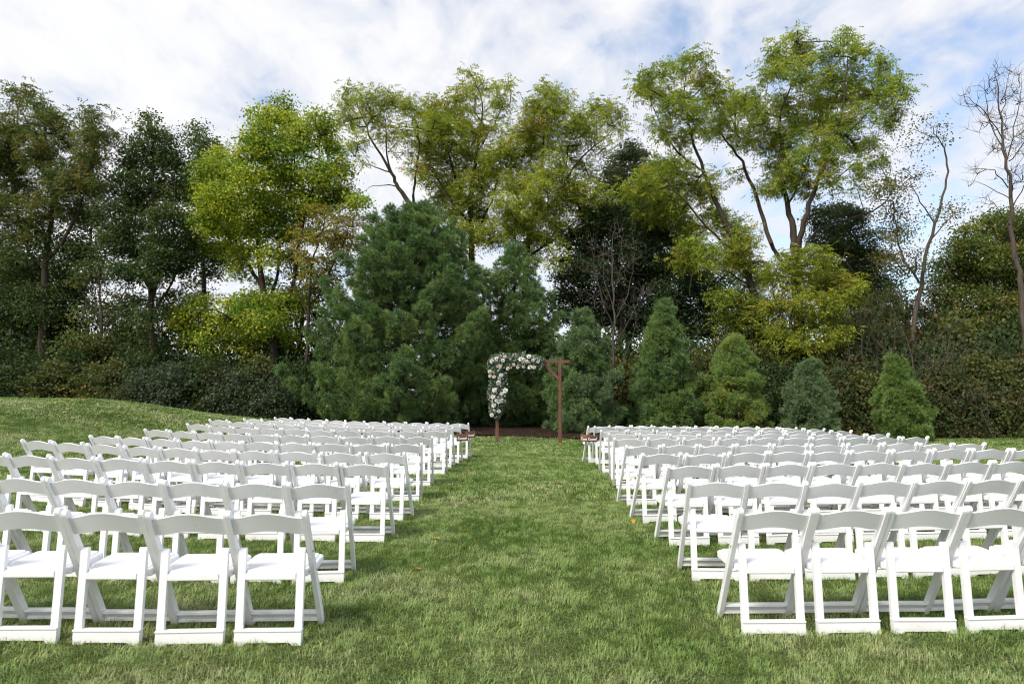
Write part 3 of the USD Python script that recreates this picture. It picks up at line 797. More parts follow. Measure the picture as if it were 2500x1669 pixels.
# left edge: tall open ash-like tree
tree("ash_tree", "tall open olive green tree at the far left edge with sky showing through", 31,
     [[(105, "g", .1716), (98, 740, .1560), (104, 610, .1326), (120, 480, .0936), (108, 340, .0546), (95, 240, .0234)],
      [(104, 600, .0936), (150, 545, -.6, .0780), (185, 470, -1, .0468), (215, 340, -1, .0312), (214, 255, -1, .0156)],
      [(104, 610, .0780), (60, 560, .6, .0624), (35, 440, 1, .0390), (40, 300, 1, .0234)],
      [(120, 480, .0546), (160, 380, .5, .0312), (190, 300, .5, .0156)]],
     [(46, 213, 26), (100, 246, 28), (32, 280, 36), (122, 280, 30), (76, 322, 34), (22, 360, 38), (150, 318, 26), (112, 375, 34), (44, 430, 40), (150, 415, 36), (95, 470, 34), (18, 480, 36),
      (60, 530, 36), (214, 258, 20), (203, 300, 26), (238, 312, 22), (216, 350, 30), (182, 385, 34), (205, 430, 36), (-30, 330, 50), (-40, 450, 50), (10, 560, 40), (165, 480, 34)],
     ASH, [3, 2, 3, 1], 101, dens=39, depth=1.6, kind="compound", size=0.115, n=12, spread=0.25, droop=.15, group=None)
# lower left dark canopy
tree("maple_tree", "dark shaded tree with low drooping canopy behind the grassy rise", 32,
     [[(70, "g", .1560), (75, 760, .1326), (95, 650, .0780), (110, 560, .0390)], [(75, 740, .0780), (30, 660, 0.5, .0468), (20, 590, .5, .0234)], [(82, 720, .0624), (160, 640, -.5, .0390), (200, 560, -.5, .0234)]],
     [(25, 600, 44), (80, 620, 46), (140, 580, 44), (190, 560, 40), (30, 690, 48), (100, 700, 50), (160, 660, 44), (60, 770, 50), (-30, 640, 55), (-20, 760, 60), (140, 760, 46), (210, 620, 34), (215, 500, 36)],
     DARK, [4, 3, 1], 102, dens=26, depth=1.4, size=0.112, n=62, spread=0.33)
# dark narrow maple with several tops
tree("maple_tree", "dense dark green tree with several pointed tops left of the yellow maple", 30.5,
     [[(352, "g", .1560), (350, 780, .1404), (345, 650, .1170), (350, 500, .0780), (352, 380, .0468), (349, 290, .0156)],
      [(345, 690, .0780), (376, 600, -.4, .0624), (398, 500, -.4, .0390), (400, 380, -.3, .0156)],
      [(348, 670, .0702), (310, 590, .4, .0546), (285, 480, .4, .0312), (300, 360, .3, .0156)],
      [(350, 720, .0624), (408, 620, .5, .0390), (432, 540, .5, .0234)]],
     [(349, 276, 15), (346, 305, 22), (386, 316, 18), (314, 330, 22), (300, 365, 30), (360, 360, 34), (400, 375, 30), (280, 425, 36), (340, 425, 38), (398, 440, 34), (262, 495, 38), (322, 495, 40), (385, 505, 38),
      (258, 560, 34), (315, 565, 38), (375, 570, 36), (424, 560, 30), (290, 625, 30), (350, 625, 34), (402, 610, 30), (446, 500, 22), (440, 600, 22), (300, 690, 28, None, .5460), (380, 690, 26, None, .4680), (330, 740, 34, None, .5460)],
     DARK, [3, 4, 1], 103, dens=32, depth=1.1, size=0.112, n=70, spread=0.28)
tree("maple_tree", "dark pointed treetop showing between the narrow dark tree and the yellow maple", 35,
     [[(470, "g", .1404), (468, 640, .1092), (462, 460, .0780), (455, 320, .0234)]],
     [(448, 300, 18), (452, 335, 24), (489, 330, 18), (470, 375, 30), (500, 400, 30), (440, 410, 28), (470, 450, 38), (510, 500, 40), (450, 530, 36), (490, 600, 40), (455, 660, 34, None, .4680)],
     DARK, [3, 4, 1], 104, dens=26, depth=1.2, size=0.116, n=62, spread=0.32)
# thin understory trees with sky between
tree("sapling_tree", "slender shaded understory tree between the two dark trees at the left", 30,
     [[(240, "g", .0702), (236, 780, .0624), (228, 660, .0390), (220, 560, .0156)], [(238, 760, .0390), (268, 700, .0312), (300, 640, .0156)], [(236, 740, .0390), (200, 690, .0234), (180, 640, .0156)]],
     [(190, 640, 30, None, .4680), (235, 610, 30, None, .4680), (270, 660, 28, None, .3900), (205, 720, 34, None, .4680), (260, 730, 34, None, .3900), (240, 690, 30, None, .3900), (180, 790, 40), (250, 800, 40), (300, 800, 34)],
     ASH, [3, 1, 3, 1], 105, dens=24, depth=.9, size=0.104, n=44, spread=0.32)
# the yellow maple
tree("maple_tree", "broad yellow green maple left of the big pine, bright on its left side", 30,
     [[(622, "g", .1872), (628, 830, .1716), (622, 740, .1560), (600, 640, .1248), (590, 520, .0858), (620, 380, .0546), (648, 260, .0156)],
      [(622, 730, .1014), (672, 660, -.5, .0858), (690, 540, -.8, .0624), (720, 420, -.8, .0390), (735, 310, -.8, .0156)],
      [(604, 660, .0936), (560, 590, .7, .0702), (520, 500, 1, .0468), (500, 400, 1, .0234)],
      [(612, 690, .0780), (640, 600, 1.2, .0624), (645, 470, 1.3, .0390), (640, 350, 1.3, .0234)],
      [(625, 790, .0780), (560, 740, -1, .0468), (480, 710, -1.3, .0312), (440, 715, -1.3, .0156)],
      [(690, 560, -.8, .0390), (760, 500, -1, .0234), (800, 470, -1, .0156)]],
     [(648, 243, 20), (604, 262, 26), (660, 285, 30), (730, 285, 32), (610, 310, 34), (575, 345, 34), (690, 330, 36), (755, 330, 28), (640, 365, 38), (500, 362, 26), (540, 400, 36), (482, 400, 34), (590, 420, 40),
      (660, 420, 40), (725, 400, 38), (775, 390, 30), (455, 455, 26), (500, 460, 36), (555, 470, 38), (620, 480, 40), (690, 470, 38), (750, 455, 36), (795, 448, 26), (820, 470, 20), (480, 510, 30), (535, 525, 36), (600, 530, 36),
      (660, 530, 34), (520, 570, 28), (570, 580, 30), (625, 590, 30, None, .5460), (550, 620, 26, None, .6240), (480, 570, 22, None, .5460), (660, 600, 28, None, .5460), (715, 540, 26, None, .5460),
      (455, 706, 30), (420, 735, 26), (475, 748, 34), (530, 715, 34), (575, 705, 34), (545, 755, 36), (600, 735, 34), (640, 690, 30), (440, 775, 28), (500, 790, 36), (575, 790, 36), (640, 745, 30), (680, 700, 26), (650, 790, 34), (610, 650, 22, None, .5460)],
     YG, [3, 4, 3.5, .6], 106, dens=31, depth=1.9, size=0.116, n=70, spread=0.29)
tree("young_maple", "sparse yellow and brown leaved tree between the yellow maple and the big pine", 28.5,
     [[(700, "g", .0780), (706, 760, .0702), (712, 640, .0468), (735, 540, .0234), (750, 490, .0117)], [(708, 700, .0390), (770, 600, .0312), (800, 520, .0156)], [(706, 720, .0390), (665, 620, .0234), (660, 570, .0156)]],
     [(730, 495, 28), (775, 500, 28), (810, 508, 24), (705, 530, 28), (760, 545, 32), (800, 545, 24), (730, 585, 30, None, .4680), (722, 620, 26, None, .5460), (755, 640, 26, None, .4680), (662, 570, 24), (684, 588, 20), (700, 660, 26, None, .4680), (840, 520, 20, None, .3120)],
     [(0.255, 0.221, 0.043), (0.323, 0.221, 0.051), (0.17, 0.178, 0.043), (0.34, 0.306, 0.051)], [3, 2, 2, 2], 107, dens=24, depth=1.0, kind="compound", size=0.11, n=11, spread=0.24)
# the walnuts behind the pine
tree("walnut_tree", "open walnut tree with bare dark limbs showing, above the big pine's left side", 35,
     [[(985, "g", .1872), (975, 640, .1560), (945, 478, .1326), (915, 430, .1014), (896, 395, .0780), (850, 310, .0468), (815, 230, .0156)],
      [(945, 470, .0780), (952, 420, -.4, .0624), (960, 340, -.6, .0390), (950, 260, -.6, .0156)],
      [(910, 425, .0624), (885, 330, .8, .0390), (890, 240, .8, .0156)],
      [(896, 395, .0390), (850, 380, -.4, .0234), (815, 360, -.5, .0117)],
      [(915, 430, .0390), (870, 425, .3, .0195), (832, 440, .3, .0094)]],
     [(800, 217, 22), (845, 225, 26), (886, 222, 24), (925, 240, 26), (965, 255, 22), (790, 262, 24), (830, 270, 30, None, .5460), (895, 285, 30, None, .4290), (940, 285, 30, None, .5460), (865, 255, 26, None, .5460), (812, 312, 28, None, .4680), (860, 320, 30, None, .3120),
      (930, 330, 32, None, .3900), (790, 350, 22, None, .3900), (975, 330, 28), (960, 385, 26, None, .3900), (840, 380, 24, None, .2340), (1000, 290, 28)],
     WAL, [4, 2, 3, .8], 108, dens=25, depth=1.5, kind="compound", size=0.12, n=13, spread=0.24, droop=.1)
tree("walnut_tree", "tall golden green walnut with a thin bare top behind the big pine", 36,
     [[(1075, "g", .1872), (1082, 560, .1560), (1080, 460, .1248), (1095, 340, .0780), (1108, 260, .0468), (1085, 175, .0117)],
      [(1080, 480, .0936), (1040, 390, .6, .0624), (1010, 290, .7, .0312), (995, 235, .7, .0156)],
      [(1082, 520, .0780), (1030, 450, -.8, .0546), (985, 380, -.9, .0312)],
      [(1095, 350, .0468), (1140, 270, -.5, .0312), (1160, 205, -.5, .0117)],
      [(1082, 540, .0702), (1135, 440, .9, .0468), (1150, 350, 1, .0234)]],
     [(1075, 172, 20, None, .5460), (1098, 192, 24, None, .4680), (1125, 195, 20, None, .5460), (1158, 210, 24, None, .6240), (1062, 215, 24), (1030, 235, 20), (988, 236, 16), (1010, 262, 26), (1055, 265, 30), (1110, 240, 34, None, .3120), (1150, 250, 30, None, .4680), (990, 300, 32),
      (1035, 312, 36), (1080, 300, 34), (1125, 310, 34, None, .5460), (1000, 355, 34), (1050, 365, 38), (1100, 365, 36), (980, 400, 30), (1025, 420, 36), (1075, 425, 38), (1120, 420, 36), (1050, 475, 34), (1010, 470, 28), (1095, 485, 34), (1040, 535, 28, None, .6240), (1075, 530, 28), (1110, 545, 28), (1060, 580, 24, None, .4680), (1145, 370, 36)],
     [(0.29, 0.335, 0.045), (0.21, 0.27, 0.038), (0.35, 0.355, 0.05), (0.36, 0.29, 0.05)], [4, 3, 2.4, .3], 109, dens=26, depth=1.7, kind="compound", size=0.12, n=13, spread=0.25, droop=.1)
tree("walnut_tree", "spreading yellow green walnut in the middle above the smaller pine", 34.5,
     [[(1205, "g", .1872), (1208, 600, .1560), (1222, 500, .1248), (1240, 420, .0936), (1248, 320, .0624), (1268, 210, .0156)],
      [(1225, 510, .0936), (1285, 440, -.6, .0702), (1322, 375, -.8, .0468), (1375, 325, -.8, .0234), (1410, 290, -.8, .0117)],
      [(1222, 500, .0780), (1180, 430, .8, .0546), (1172, 340, .9, .0312), (1185, 290, .9, .0156)],
      [(1208, 590, .0780), (1275, 545, -.9, .0468), (1330, 500, -1, .0234)],
      [(1285, 440, -.6, .0390), (1310, 320, -.2, .0234), (1330, 260, -.2, .0117)]],
     [(1264, 203, 22), (1245, 232, 26), (1285, 235, 26), (1225, 265, 30), (1265, 275, 32), (1315, 280, 30), (1372, 248, 26), (1400, 268, 28), (1345, 295, 28), (1420, 292, 22, None, .4680), (1200, 300, 30), (1235, 315, 36), (1285, 325, 34, None, .6240), (1330, 345, 30, None, .5460), (1375, 330, 30, None, .5460),
      (1175, 335, 34), (1210, 370, 38), (1260, 385, 36), (1310, 385, 32, None, .6240), (1350, 390, 28, None, .4680), (1180, 420, 36), (1235, 435, 38), (1290, 430, 34), (1335, 440, 30), (1160, 475, 34), (1210, 485, 38), (1265, 485, 36), (1320, 470, 32), (1370, 445, 24), (1145, 530, 30), (1195, 535, 36), (1245, 530, 34), (1295, 525, 32),
      (1235, 575, 28, None, .6240), (1280, 595, 26, None, .5460), (1185, 585, 24, None, .4680), (1340, 510, 26)],
     [(0.29, 0.335, 0.045), (0.21, 0.27, 0.038), (0.35, 0.355, 0.05), (0.36, 0.29, 0.05)], [4, 3, 2.4, .3], 110, dens=26, depth=1.7, kind="compound", size=0.12, n=13, spread=0.25, droop=.1)
# dark trees behind, centre right
tree("maple_tree", "dull dark green treetop behind the leaning walnut, right of centre", 40,
     [[(1440, "g", .1950), (1442, 600, .1560), (1435, 480, .0936), (1440, 380, .0312)]],
     [(1440, 345, 24), (1415, 375, 28), (1465, 370, 30), (1400, 415, 32), (1450, 420, 40), (1495, 410, 34), (1425, 470, 40), (1480, 475, 42), (1530, 470, 40), (1400, 500, 30)],
     [(0.068, 0.093, 0.037), (0.093, 0.111, 0.051), (0.051, 0.076, 0.031)], [3, 2, 3], 111, dens=26, depth=1.2, size=0.116, n=65, spread=0.3)
tree("maple_tree", "very dark dense tree behind the bare sapling, right of the arch", 36,
     [[(1420, "g", .1950), (1425, 700, .1560), (1415, 600, .0936), (1405, 530, .0312)], [(1425, 680, .0936), (1500, 600, .0624), (1540, 520, .0234)], [(1422, 700, .0780), (1360, 620, .0468), (1340, 570, .0234)]],
     [(1370, 505, 40), (1420, 500, 44), (1480, 505, 46), (1540, 520, 46), (1330, 550, 38), (1390, 565, 48), (1450, 570, 50), (1510, 580, 50), (1570, 590, 46), (1310, 620, 40), (1360, 640, 50), (1420, 650, 52), (1490, 655, 52), (1550, 660, 50), (1610, 660, 44), (1300, 700, 44), (1370, 715, 52), (1440, 725, 52), (1520, 730, 54), (1600, 730, 50)],
     [(0.034, 0.061, 0.024), (0.048, 0.078, 0.027), (0.076, 0.099, 0.034)], [4, 3, 1], 112, dens=26, depth=1.3, size=0.123, n=65, spread=0.34)
# right: the leaning walnut and the tallest walnut
tree("walnut_tree", "walnut leaning left from a slanting trunk, right of centre", 33,
     [[(1758, "g", .2106), (1750, 760, .1950), (1726, 660, .1716), (1698, 585, .1482), (1650, 478, .1170), (1615, 395, .0858), (1585, 305, .0546), (1572, 200, .0234), (1590, 140, .0117)],
      [(1698, 590, .0780), (1640, 540, -.8, .0546), (1560, 450, -1.1, .0390), (1510, 400, -1.2, .0156)],
      [(1615, 395, .0546), (1540, 330, .6, .0390), (1500, 250, .7, .0234), (1488, 195, .7, .0117)],
      [(1726, 660, .0546), (1660, 620, -1, .0312), (1600, 610, -1.2, .0234), (1580, 680, -1.3, .0117)],
      [(1740, 720, .0468), (1690, 700, -1.2, .0312), (1660, 680, -1.3, .0156)]],
     [(1603, 137, 22), (1570, 152, 24), (1525, 160, 24), (1486, 180, 22), (1475, 210, 22), (1515, 208, 26), (1570, 212, 28), (1620, 185, 24), (1650, 205, 22), (1545, 252, 28), (1590, 255, 28), (1500, 280, 22, None, .4680), (1530, 305, 26), (1570, 320, 26), (1640, 230, 26), (1605, 300, 24, None, .5460),
      (1513, 385, 30), (1555, 372, 30), (1485, 420, 30), (1530, 430, 34), (1580, 420, 32), (1450, 440, 26), (1495, 480, 32), (1550, 475, 32), (1615, 445, 28), (1650, 410, 26, None, .4680), (1630, 500, 30), (1585, 525, 32), (1665, 515, 30), (1690, 545, 30), (1572, 575, 30), (1625, 585, 34), (1675, 585, 32), (1715, 540, 26), (1560, 600, 24),
      (1715, 590, 28), (1745, 625, 28), (1735, 690, 28), (1690, 600, 26), (1650, 685, 28), (1690, 672, 26), (1725, 700, 26), (1705, 735, 28), (1750, 760, 26), (1665, 735, 24), (1735, 655, 24, None, .5460), (1700, 630, 26, None, .5460)],
     WAL, [3, 4, 2, .4], 113, dens=26, depth=1.5, kind="compound", size=0.125, n=13, spread=0.25, droop=.12)
tree("walnut_tree", "tallest walnut tree with a forked dark trunk at the right", 34,
     [[(1835, "g", .2652), (1832, 760, .2496), (1826, 600, .2184), (1820, 540, .1716), (1806, 470, .1248), (1790, 380, .0858), (1790, 270, .0546), (1820, 170, .0312), (1826, 95, .0117)],
      [(1826, 590, .1560), (1845, 510, -.5, .1326), (1870, 430, -.8, .1014), (1905, 340, -1, .0702), (1935, 240, -1, .0468), (1945, 130, -1, .0156)],
      [(1770, 560, .1092), (1735, 455, .8, .0936), (1700, 370, 1, .0702), (1665, 320, 1.1, .0468), (1645, 290, 1.1, .0234)],
      [(1828, 640, .1092), (1795, 600, .5, .1014), (1770, 560, .8, .1014)],
      [(1832, 600, .0858), (1890, 520, .8, .0624), (1960, 500, 1.3, .0468), (2030, 465, 1.5, .0312), (2055, 400, 1.5, .0156)],
      [(1905, 340, -1, .0468), (1980, 270, -.6, .0312), (2040, 205, -.4, .0156)],
      [(1806, 470, .0624), (1850, 380, 1.2, .0468), (1880, 270, 1.4, .0312), (1890, 200, 1.4, .0156)]],
     [(1825, 90, 22), (1845, 115, 24), (1777, 118, 22), (1938, 92, 22), (1905, 120, 24), (1960, 125, 26), (1800, 150, 28), (1770, 165, 24), (1845, 165, 30), (1890, 180, 30), (1940, 180, 30), (2016, 150, 24), (2045, 185, 26), (2030, 225, 26), (2076, 210, 18), (1985, 205, 32), (1920, 225, 32), (1860, 225, 30), (2050, 260, 20), (2040, 285, 18),
      (1722, 220, 28), (1690, 245, 28), (1655, 268, 26), (1735, 265, 32), (1790, 240, 30), (1815, 275, 32), (1875, 275, 34), (1930, 275, 32), (1980, 265, 28, None, .5460), (1640, 300, 22), (1705, 310, 32), (1760, 318, 34), (1820, 325, 34), (1885, 325, 32), (1945, 320, 30), (1990, 335, 24), (2012, 365, 20), (1835, 375, 32), (1900, 385, 30), (1955, 385, 28, None, .6240),
      (1785, 380, 32), (1760, 430, 26), (1805, 415, 28), (1855, 425, 26, None, .6240), (1705, 395, 22, None, .4680), (1915, 420, 22, None, .4680), (1985, 430, 22, None, .3120), (2020, 420, 18, None, .3120)],
     WAL, [3, 4, 2, .4], 114, dens=27, depth=1.8, kind="compound", size=0.125, n=13, spread=0.25, droop=.12)
tree("walnut_tree", "low bright yellow green tree in front of the tallest walnut's trunk", 30,
     [[(1808, "g", .1014), (1806, 800, .0936), (1818, 720, .0702), (1830, 640, .0390), (1835, 590, .0156)], [(1812, 760, .0468), (1880, 690, .0390), (1930, 640, .0156)], [(1810, 770, .0468), (1780, 690, .0312), (1770, 640, .0156)]],
     [(1795, 592, 24), (1842, 592, 26), (1885, 600, 26), (1772, 625, 26), (1825, 635, 32), (1880, 640, 32), (1930, 645, 28), (1955, 658, 22), (1810, 685, 32), (1865, 690, 34), (1920, 690, 28), (1845, 735, 32), (1895, 735, 30), (1795, 750, 26), (1830, 780, 26), (1780, 772, 22), (1920, 765, 24), (1795, 825, 18, None, .5460), (1880, 775, 26), (1760, 700, 22)],
     [(0.26, 0.3, 0.035), (0.18, 0.235, 0.035), (0.3, 0.31, 0.035), (0.36, 0.29, 0.04)], [4, 3, 2, .4], 115, dens=27, depth=1.2, kind="compound", size=0.12, n=13, spread=0.24, droop=.12)
tree("maple_tree", "dark rounded tree behind the tallest walnut's right side", 39,
     [[(1960, "g", .1950), (1962, 700, .1560), (1955, 600, .0936), (1950, 520, .0312)]],
     [(1880, 500, 28), (1920, 490, 30), (1960, 500, 28), (1895, 545, 36), (1945, 545, 36), (1985, 560, 32), (1920, 600, 42), (1975, 605, 38), (2010, 600, 28), (1900, 660, 44), (1960, 660, 46), (2010, 660, 40), (1950, 720, 50), (2020, 730, 44)],
     [(0.048, 0.076, 0.027), (0.068, 0.102, 0.034), (0.085, 0.105, 0.041)], [3, 3, 1], 116, dens=26, depth=1.2, size=0.119, n=65, spread=0.3)
tree("locust_tree", "thin grey leaning tree with sparse leaves and an arching top", 31,
     [[(2090, "g", .1170), (2095, 730, .1014), (2110, 680, .0936), (2120, 615, .0780), (2144, 513, .0624), (2168, 430, .0468), (2174, 364, .0390), (2150, 315, .0234), (2120, 275, .0094)],
      [(2110, 650, .0546), (2062, 560, .5, .0390), (2050, 480, .6, .0234), (2040, 440, .6, .0094)],
      [(2144, 513, .0312), (2105, 450, -.4, .0234), (2085, 410, -.4, .0094)],
      [(2135, 550, .0312), (2190, 490, -.3, .0156), (2210, 475, -.3, .0078)],
      [(2110, 660, .0390), (2150, 670, -.4, .0234), (2170, 650, -.4, .0094)]],
     [(2115, 280, 14, None, .5460), (2092, 308, 16, None, .5460), (2135, 305, 16, None, .5460), (2080, 338, 16, None, .4680), (2120, 345, 18, None, .4680), (2168, 315, 14, None, .4680), (2160, 290, 12, None, .3900), (2090, 395, 20, None, .4680), (2120, 405, 20, None, .3900), (2060, 415, 24, None, .6240), (2035, 430, 24), (2078, 445, 24, None, .5460), (2042, 478, 26), (2012, 440, 22),
      (2085, 505, 24, None, .3900), (2038, 520, 28), (2065, 537, 26), (2140, 485, 22, None, .3900), (2175, 478, 22, None, .4680), (2205, 478, 16, None, .4680), (2190, 505, 16, None, .3900), (2048, 575, 28), (2095, 575, 24, None, .4680), (2072, 620, 28), (2030, 610, 24), (2080, 670, 26, None, .4680)],
     [(0.119, 0.136, 0.048), (0.085, 0.105, 0.044), (0.17, 0.162, 0.048), (0.221, 0.153, 0.051)], [3, 3, 2, 1], 117, dens=24, depth=1.0, size=0.097, n=35, spread=0.3, droop=.3, mat=bark_grey, twig_r=0.009)
tree("bare_tree", "tall leafless grey tree at the right edge against the sky", 29,
     [[(2352, "g", .1248), (2350, 760, .1186), (2342, 640, .1061), (2327, 573, .0936), (2318, 454, .0749), (2306, 364, .0562), (2294, 274, .0374), (2288, 184, .0187), (2285, 135, .0062)],
      [(2306, 380, .0312), (2328, 290, .5, .0218), (2342, 166, .6, .0062)], [(2300, 320, .0250), (2246, 244, -.5, .0156), (2200, 220, -.6, .0050)], [(2302, 340, .0250), (2264, 262, .5, .0187), (2257, 178, .6, .0050)],
      [(2312, 430, .0250), (2264, 388, -.4, .0156), (2215, 394, -.5, .0050)], [(2316, 455, .0218), (2260, 425, .4, .0125), (2205, 412, .5, .0044)], [(2322, 520, .0218), (2277, 466, -.4, .0125), (2262, 440, -.4, .0050)],
      [(2314, 370, .0250), (2349, 325, -.5, .0156), (2375, 250, -.5, .0050)], [(2320, 480, .0250), (2360, 400, .5, .0187), (2380, 330, .5, .0062)], [(2294, 274, .0187), (2310, 200, -.3, .0125), (2318, 140, -.3, .0044)], [(2312, 420, .0187), (2300, 300, .9, .0125), (2270, 200, 1, .0044)]],
     [(2290, 160, 18, None, .6240), (2325, 170, 22, None, .6240), (2262, 200, 24, None, .6240), (2225, 230, 26, None, .5460), (2300, 220, 26), (2345, 220, 26), (2275, 275, 28), (2330, 290, 30), (2240, 290, 22, None, .3900), (2295, 340, 30), (2350, 340, 28), (2260, 395, 26, None, .3900), (2225, 410, 20, None, .3900), (2330, 410, 28), (2270, 450, 24, None, .3900), (2370, 300, 30)],
     WAL, [1, 1, 1, 1], 118, dens=30, depth=.9, n=0, mat=bark_grey, bare=4, twig_r=0.008)
tree("oak_tree", "dense olive and russet tree behind the bare tree at the right edge", 33,
     [[(2280, "g", .2028), (2278, 760, .1716), (2285, 640, .1092), (2310, 540, .0390)], [(2278, 740, .0936), (2220, 650, .0546), (2200, 590, .0234)], [(2280, 720, .0780), (2350, 620, .0546), (2380, 560, .0234)]],
     [(2312, 500, 30), (2345, 510, 30), (2265, 520, 30), (2222, 545, 30), (2294, 555, 40), (2345, 560, 38), (2198, 575, 30), (2250, 590, 44), (2310, 600, 44), (2175, 620, 36), (2230, 640, 46), (2290, 650, 48), (2350, 630, 44), (2160, 665, 36), (2215, 700, 46), (2280, 705, 48), (2340, 700, 46), (2390, 600, 50), (2400, 700, 55), (2200, 750, 44), (2260, 765, 46), (2330, 770, 48), (2390, 790, 55)],
     OLV, [4, 3, 3, .6], 119, dens=25, depth=1.4, size=0.116, n=65, spread=0.32)
tree("bare_sapling", "bare grey sapling standing behind the small pines right of the arch", 28,
     [[(1405, "g", .0546), (1407, 780, .0468), (1408, 700, .0390), (1404, 620, .0312), (1408, 540, .0156), (1412, 500, .0062)],
      [(1408, 760, .0234), (1375, 660, -.3, .0156), (1362, 590, -.3, .0078), (1368, 540, -.3, .0047)], [(1408, 740, .0234), (1445, 660, .3, .0156), (1455, 590, .3, .0078), (1450, 530, .3, .0047)], [(1406, 700, .0195), (1385, 620, .4, .0117), (1388, 550, .4, .0047)],
      [(1408, 800, .0234), (1450, 720, -.4, .0140), (1480, 650, -.5, .0055)], [(1407, 680, .0156), (1425, 600, -.3, .0094), (1430, 530, -.3, .0047)], [(1405, 880, .0234), (1440, 800, .4, .0156), (1462, 730, .4, .0062)]],
     [(1408, 530, 18), (1370, 560, 18), (1440, 555, 20), (1395, 590, 24), (1455, 610, 22), (1360, 620, 22), (1420, 640, 26), (1470, 670, 22), (1380, 690, 26), (1440, 710, 24), (1345, 680, 18)],
     WAL, [1, 1, 1, 1], 120, dens=22, depth=.5, n=0, mat=bark_grey, bare=3, twig_r=0.006)

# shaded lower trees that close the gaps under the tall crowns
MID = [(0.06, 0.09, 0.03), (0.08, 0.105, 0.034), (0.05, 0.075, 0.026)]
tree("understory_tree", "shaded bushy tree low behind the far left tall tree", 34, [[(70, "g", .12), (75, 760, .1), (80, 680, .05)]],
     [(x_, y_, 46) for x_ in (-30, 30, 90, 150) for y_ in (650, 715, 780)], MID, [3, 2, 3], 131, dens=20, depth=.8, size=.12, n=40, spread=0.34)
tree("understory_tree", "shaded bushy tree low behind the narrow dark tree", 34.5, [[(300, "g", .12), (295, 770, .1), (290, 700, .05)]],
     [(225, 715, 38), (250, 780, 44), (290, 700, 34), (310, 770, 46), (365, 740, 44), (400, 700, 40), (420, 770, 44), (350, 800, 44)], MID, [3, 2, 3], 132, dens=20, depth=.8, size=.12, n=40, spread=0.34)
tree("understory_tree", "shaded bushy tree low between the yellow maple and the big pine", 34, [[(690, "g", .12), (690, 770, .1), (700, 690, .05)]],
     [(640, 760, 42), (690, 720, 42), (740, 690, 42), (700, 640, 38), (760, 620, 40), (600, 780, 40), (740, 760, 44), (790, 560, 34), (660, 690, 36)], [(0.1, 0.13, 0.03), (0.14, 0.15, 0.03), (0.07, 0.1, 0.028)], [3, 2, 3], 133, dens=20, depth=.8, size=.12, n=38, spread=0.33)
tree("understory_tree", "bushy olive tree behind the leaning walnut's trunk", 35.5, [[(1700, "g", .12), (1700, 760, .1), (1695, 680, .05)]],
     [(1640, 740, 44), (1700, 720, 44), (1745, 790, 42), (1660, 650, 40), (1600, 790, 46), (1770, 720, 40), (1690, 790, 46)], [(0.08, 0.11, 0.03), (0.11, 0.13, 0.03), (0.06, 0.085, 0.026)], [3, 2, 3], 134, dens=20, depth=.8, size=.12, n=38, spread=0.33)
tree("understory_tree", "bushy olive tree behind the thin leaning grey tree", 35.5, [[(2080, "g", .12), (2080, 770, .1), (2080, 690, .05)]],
     [(2020, 700, 44), (2075, 720, 44), (2130, 740, 42), (2000, 770, 46), (2060, 790, 46), (2120, 800, 46), (2165, 720, 36), (1960, 760, 44), (2170, 780, 42)], [(0.085, 0.1, 0.032), (0.12, 0.11, 0.035), (0.065, 0.08, 0.027)], [3, 2, 3], 135, dens=20, depth=.8, size=.12, n=38, spread=0.33)

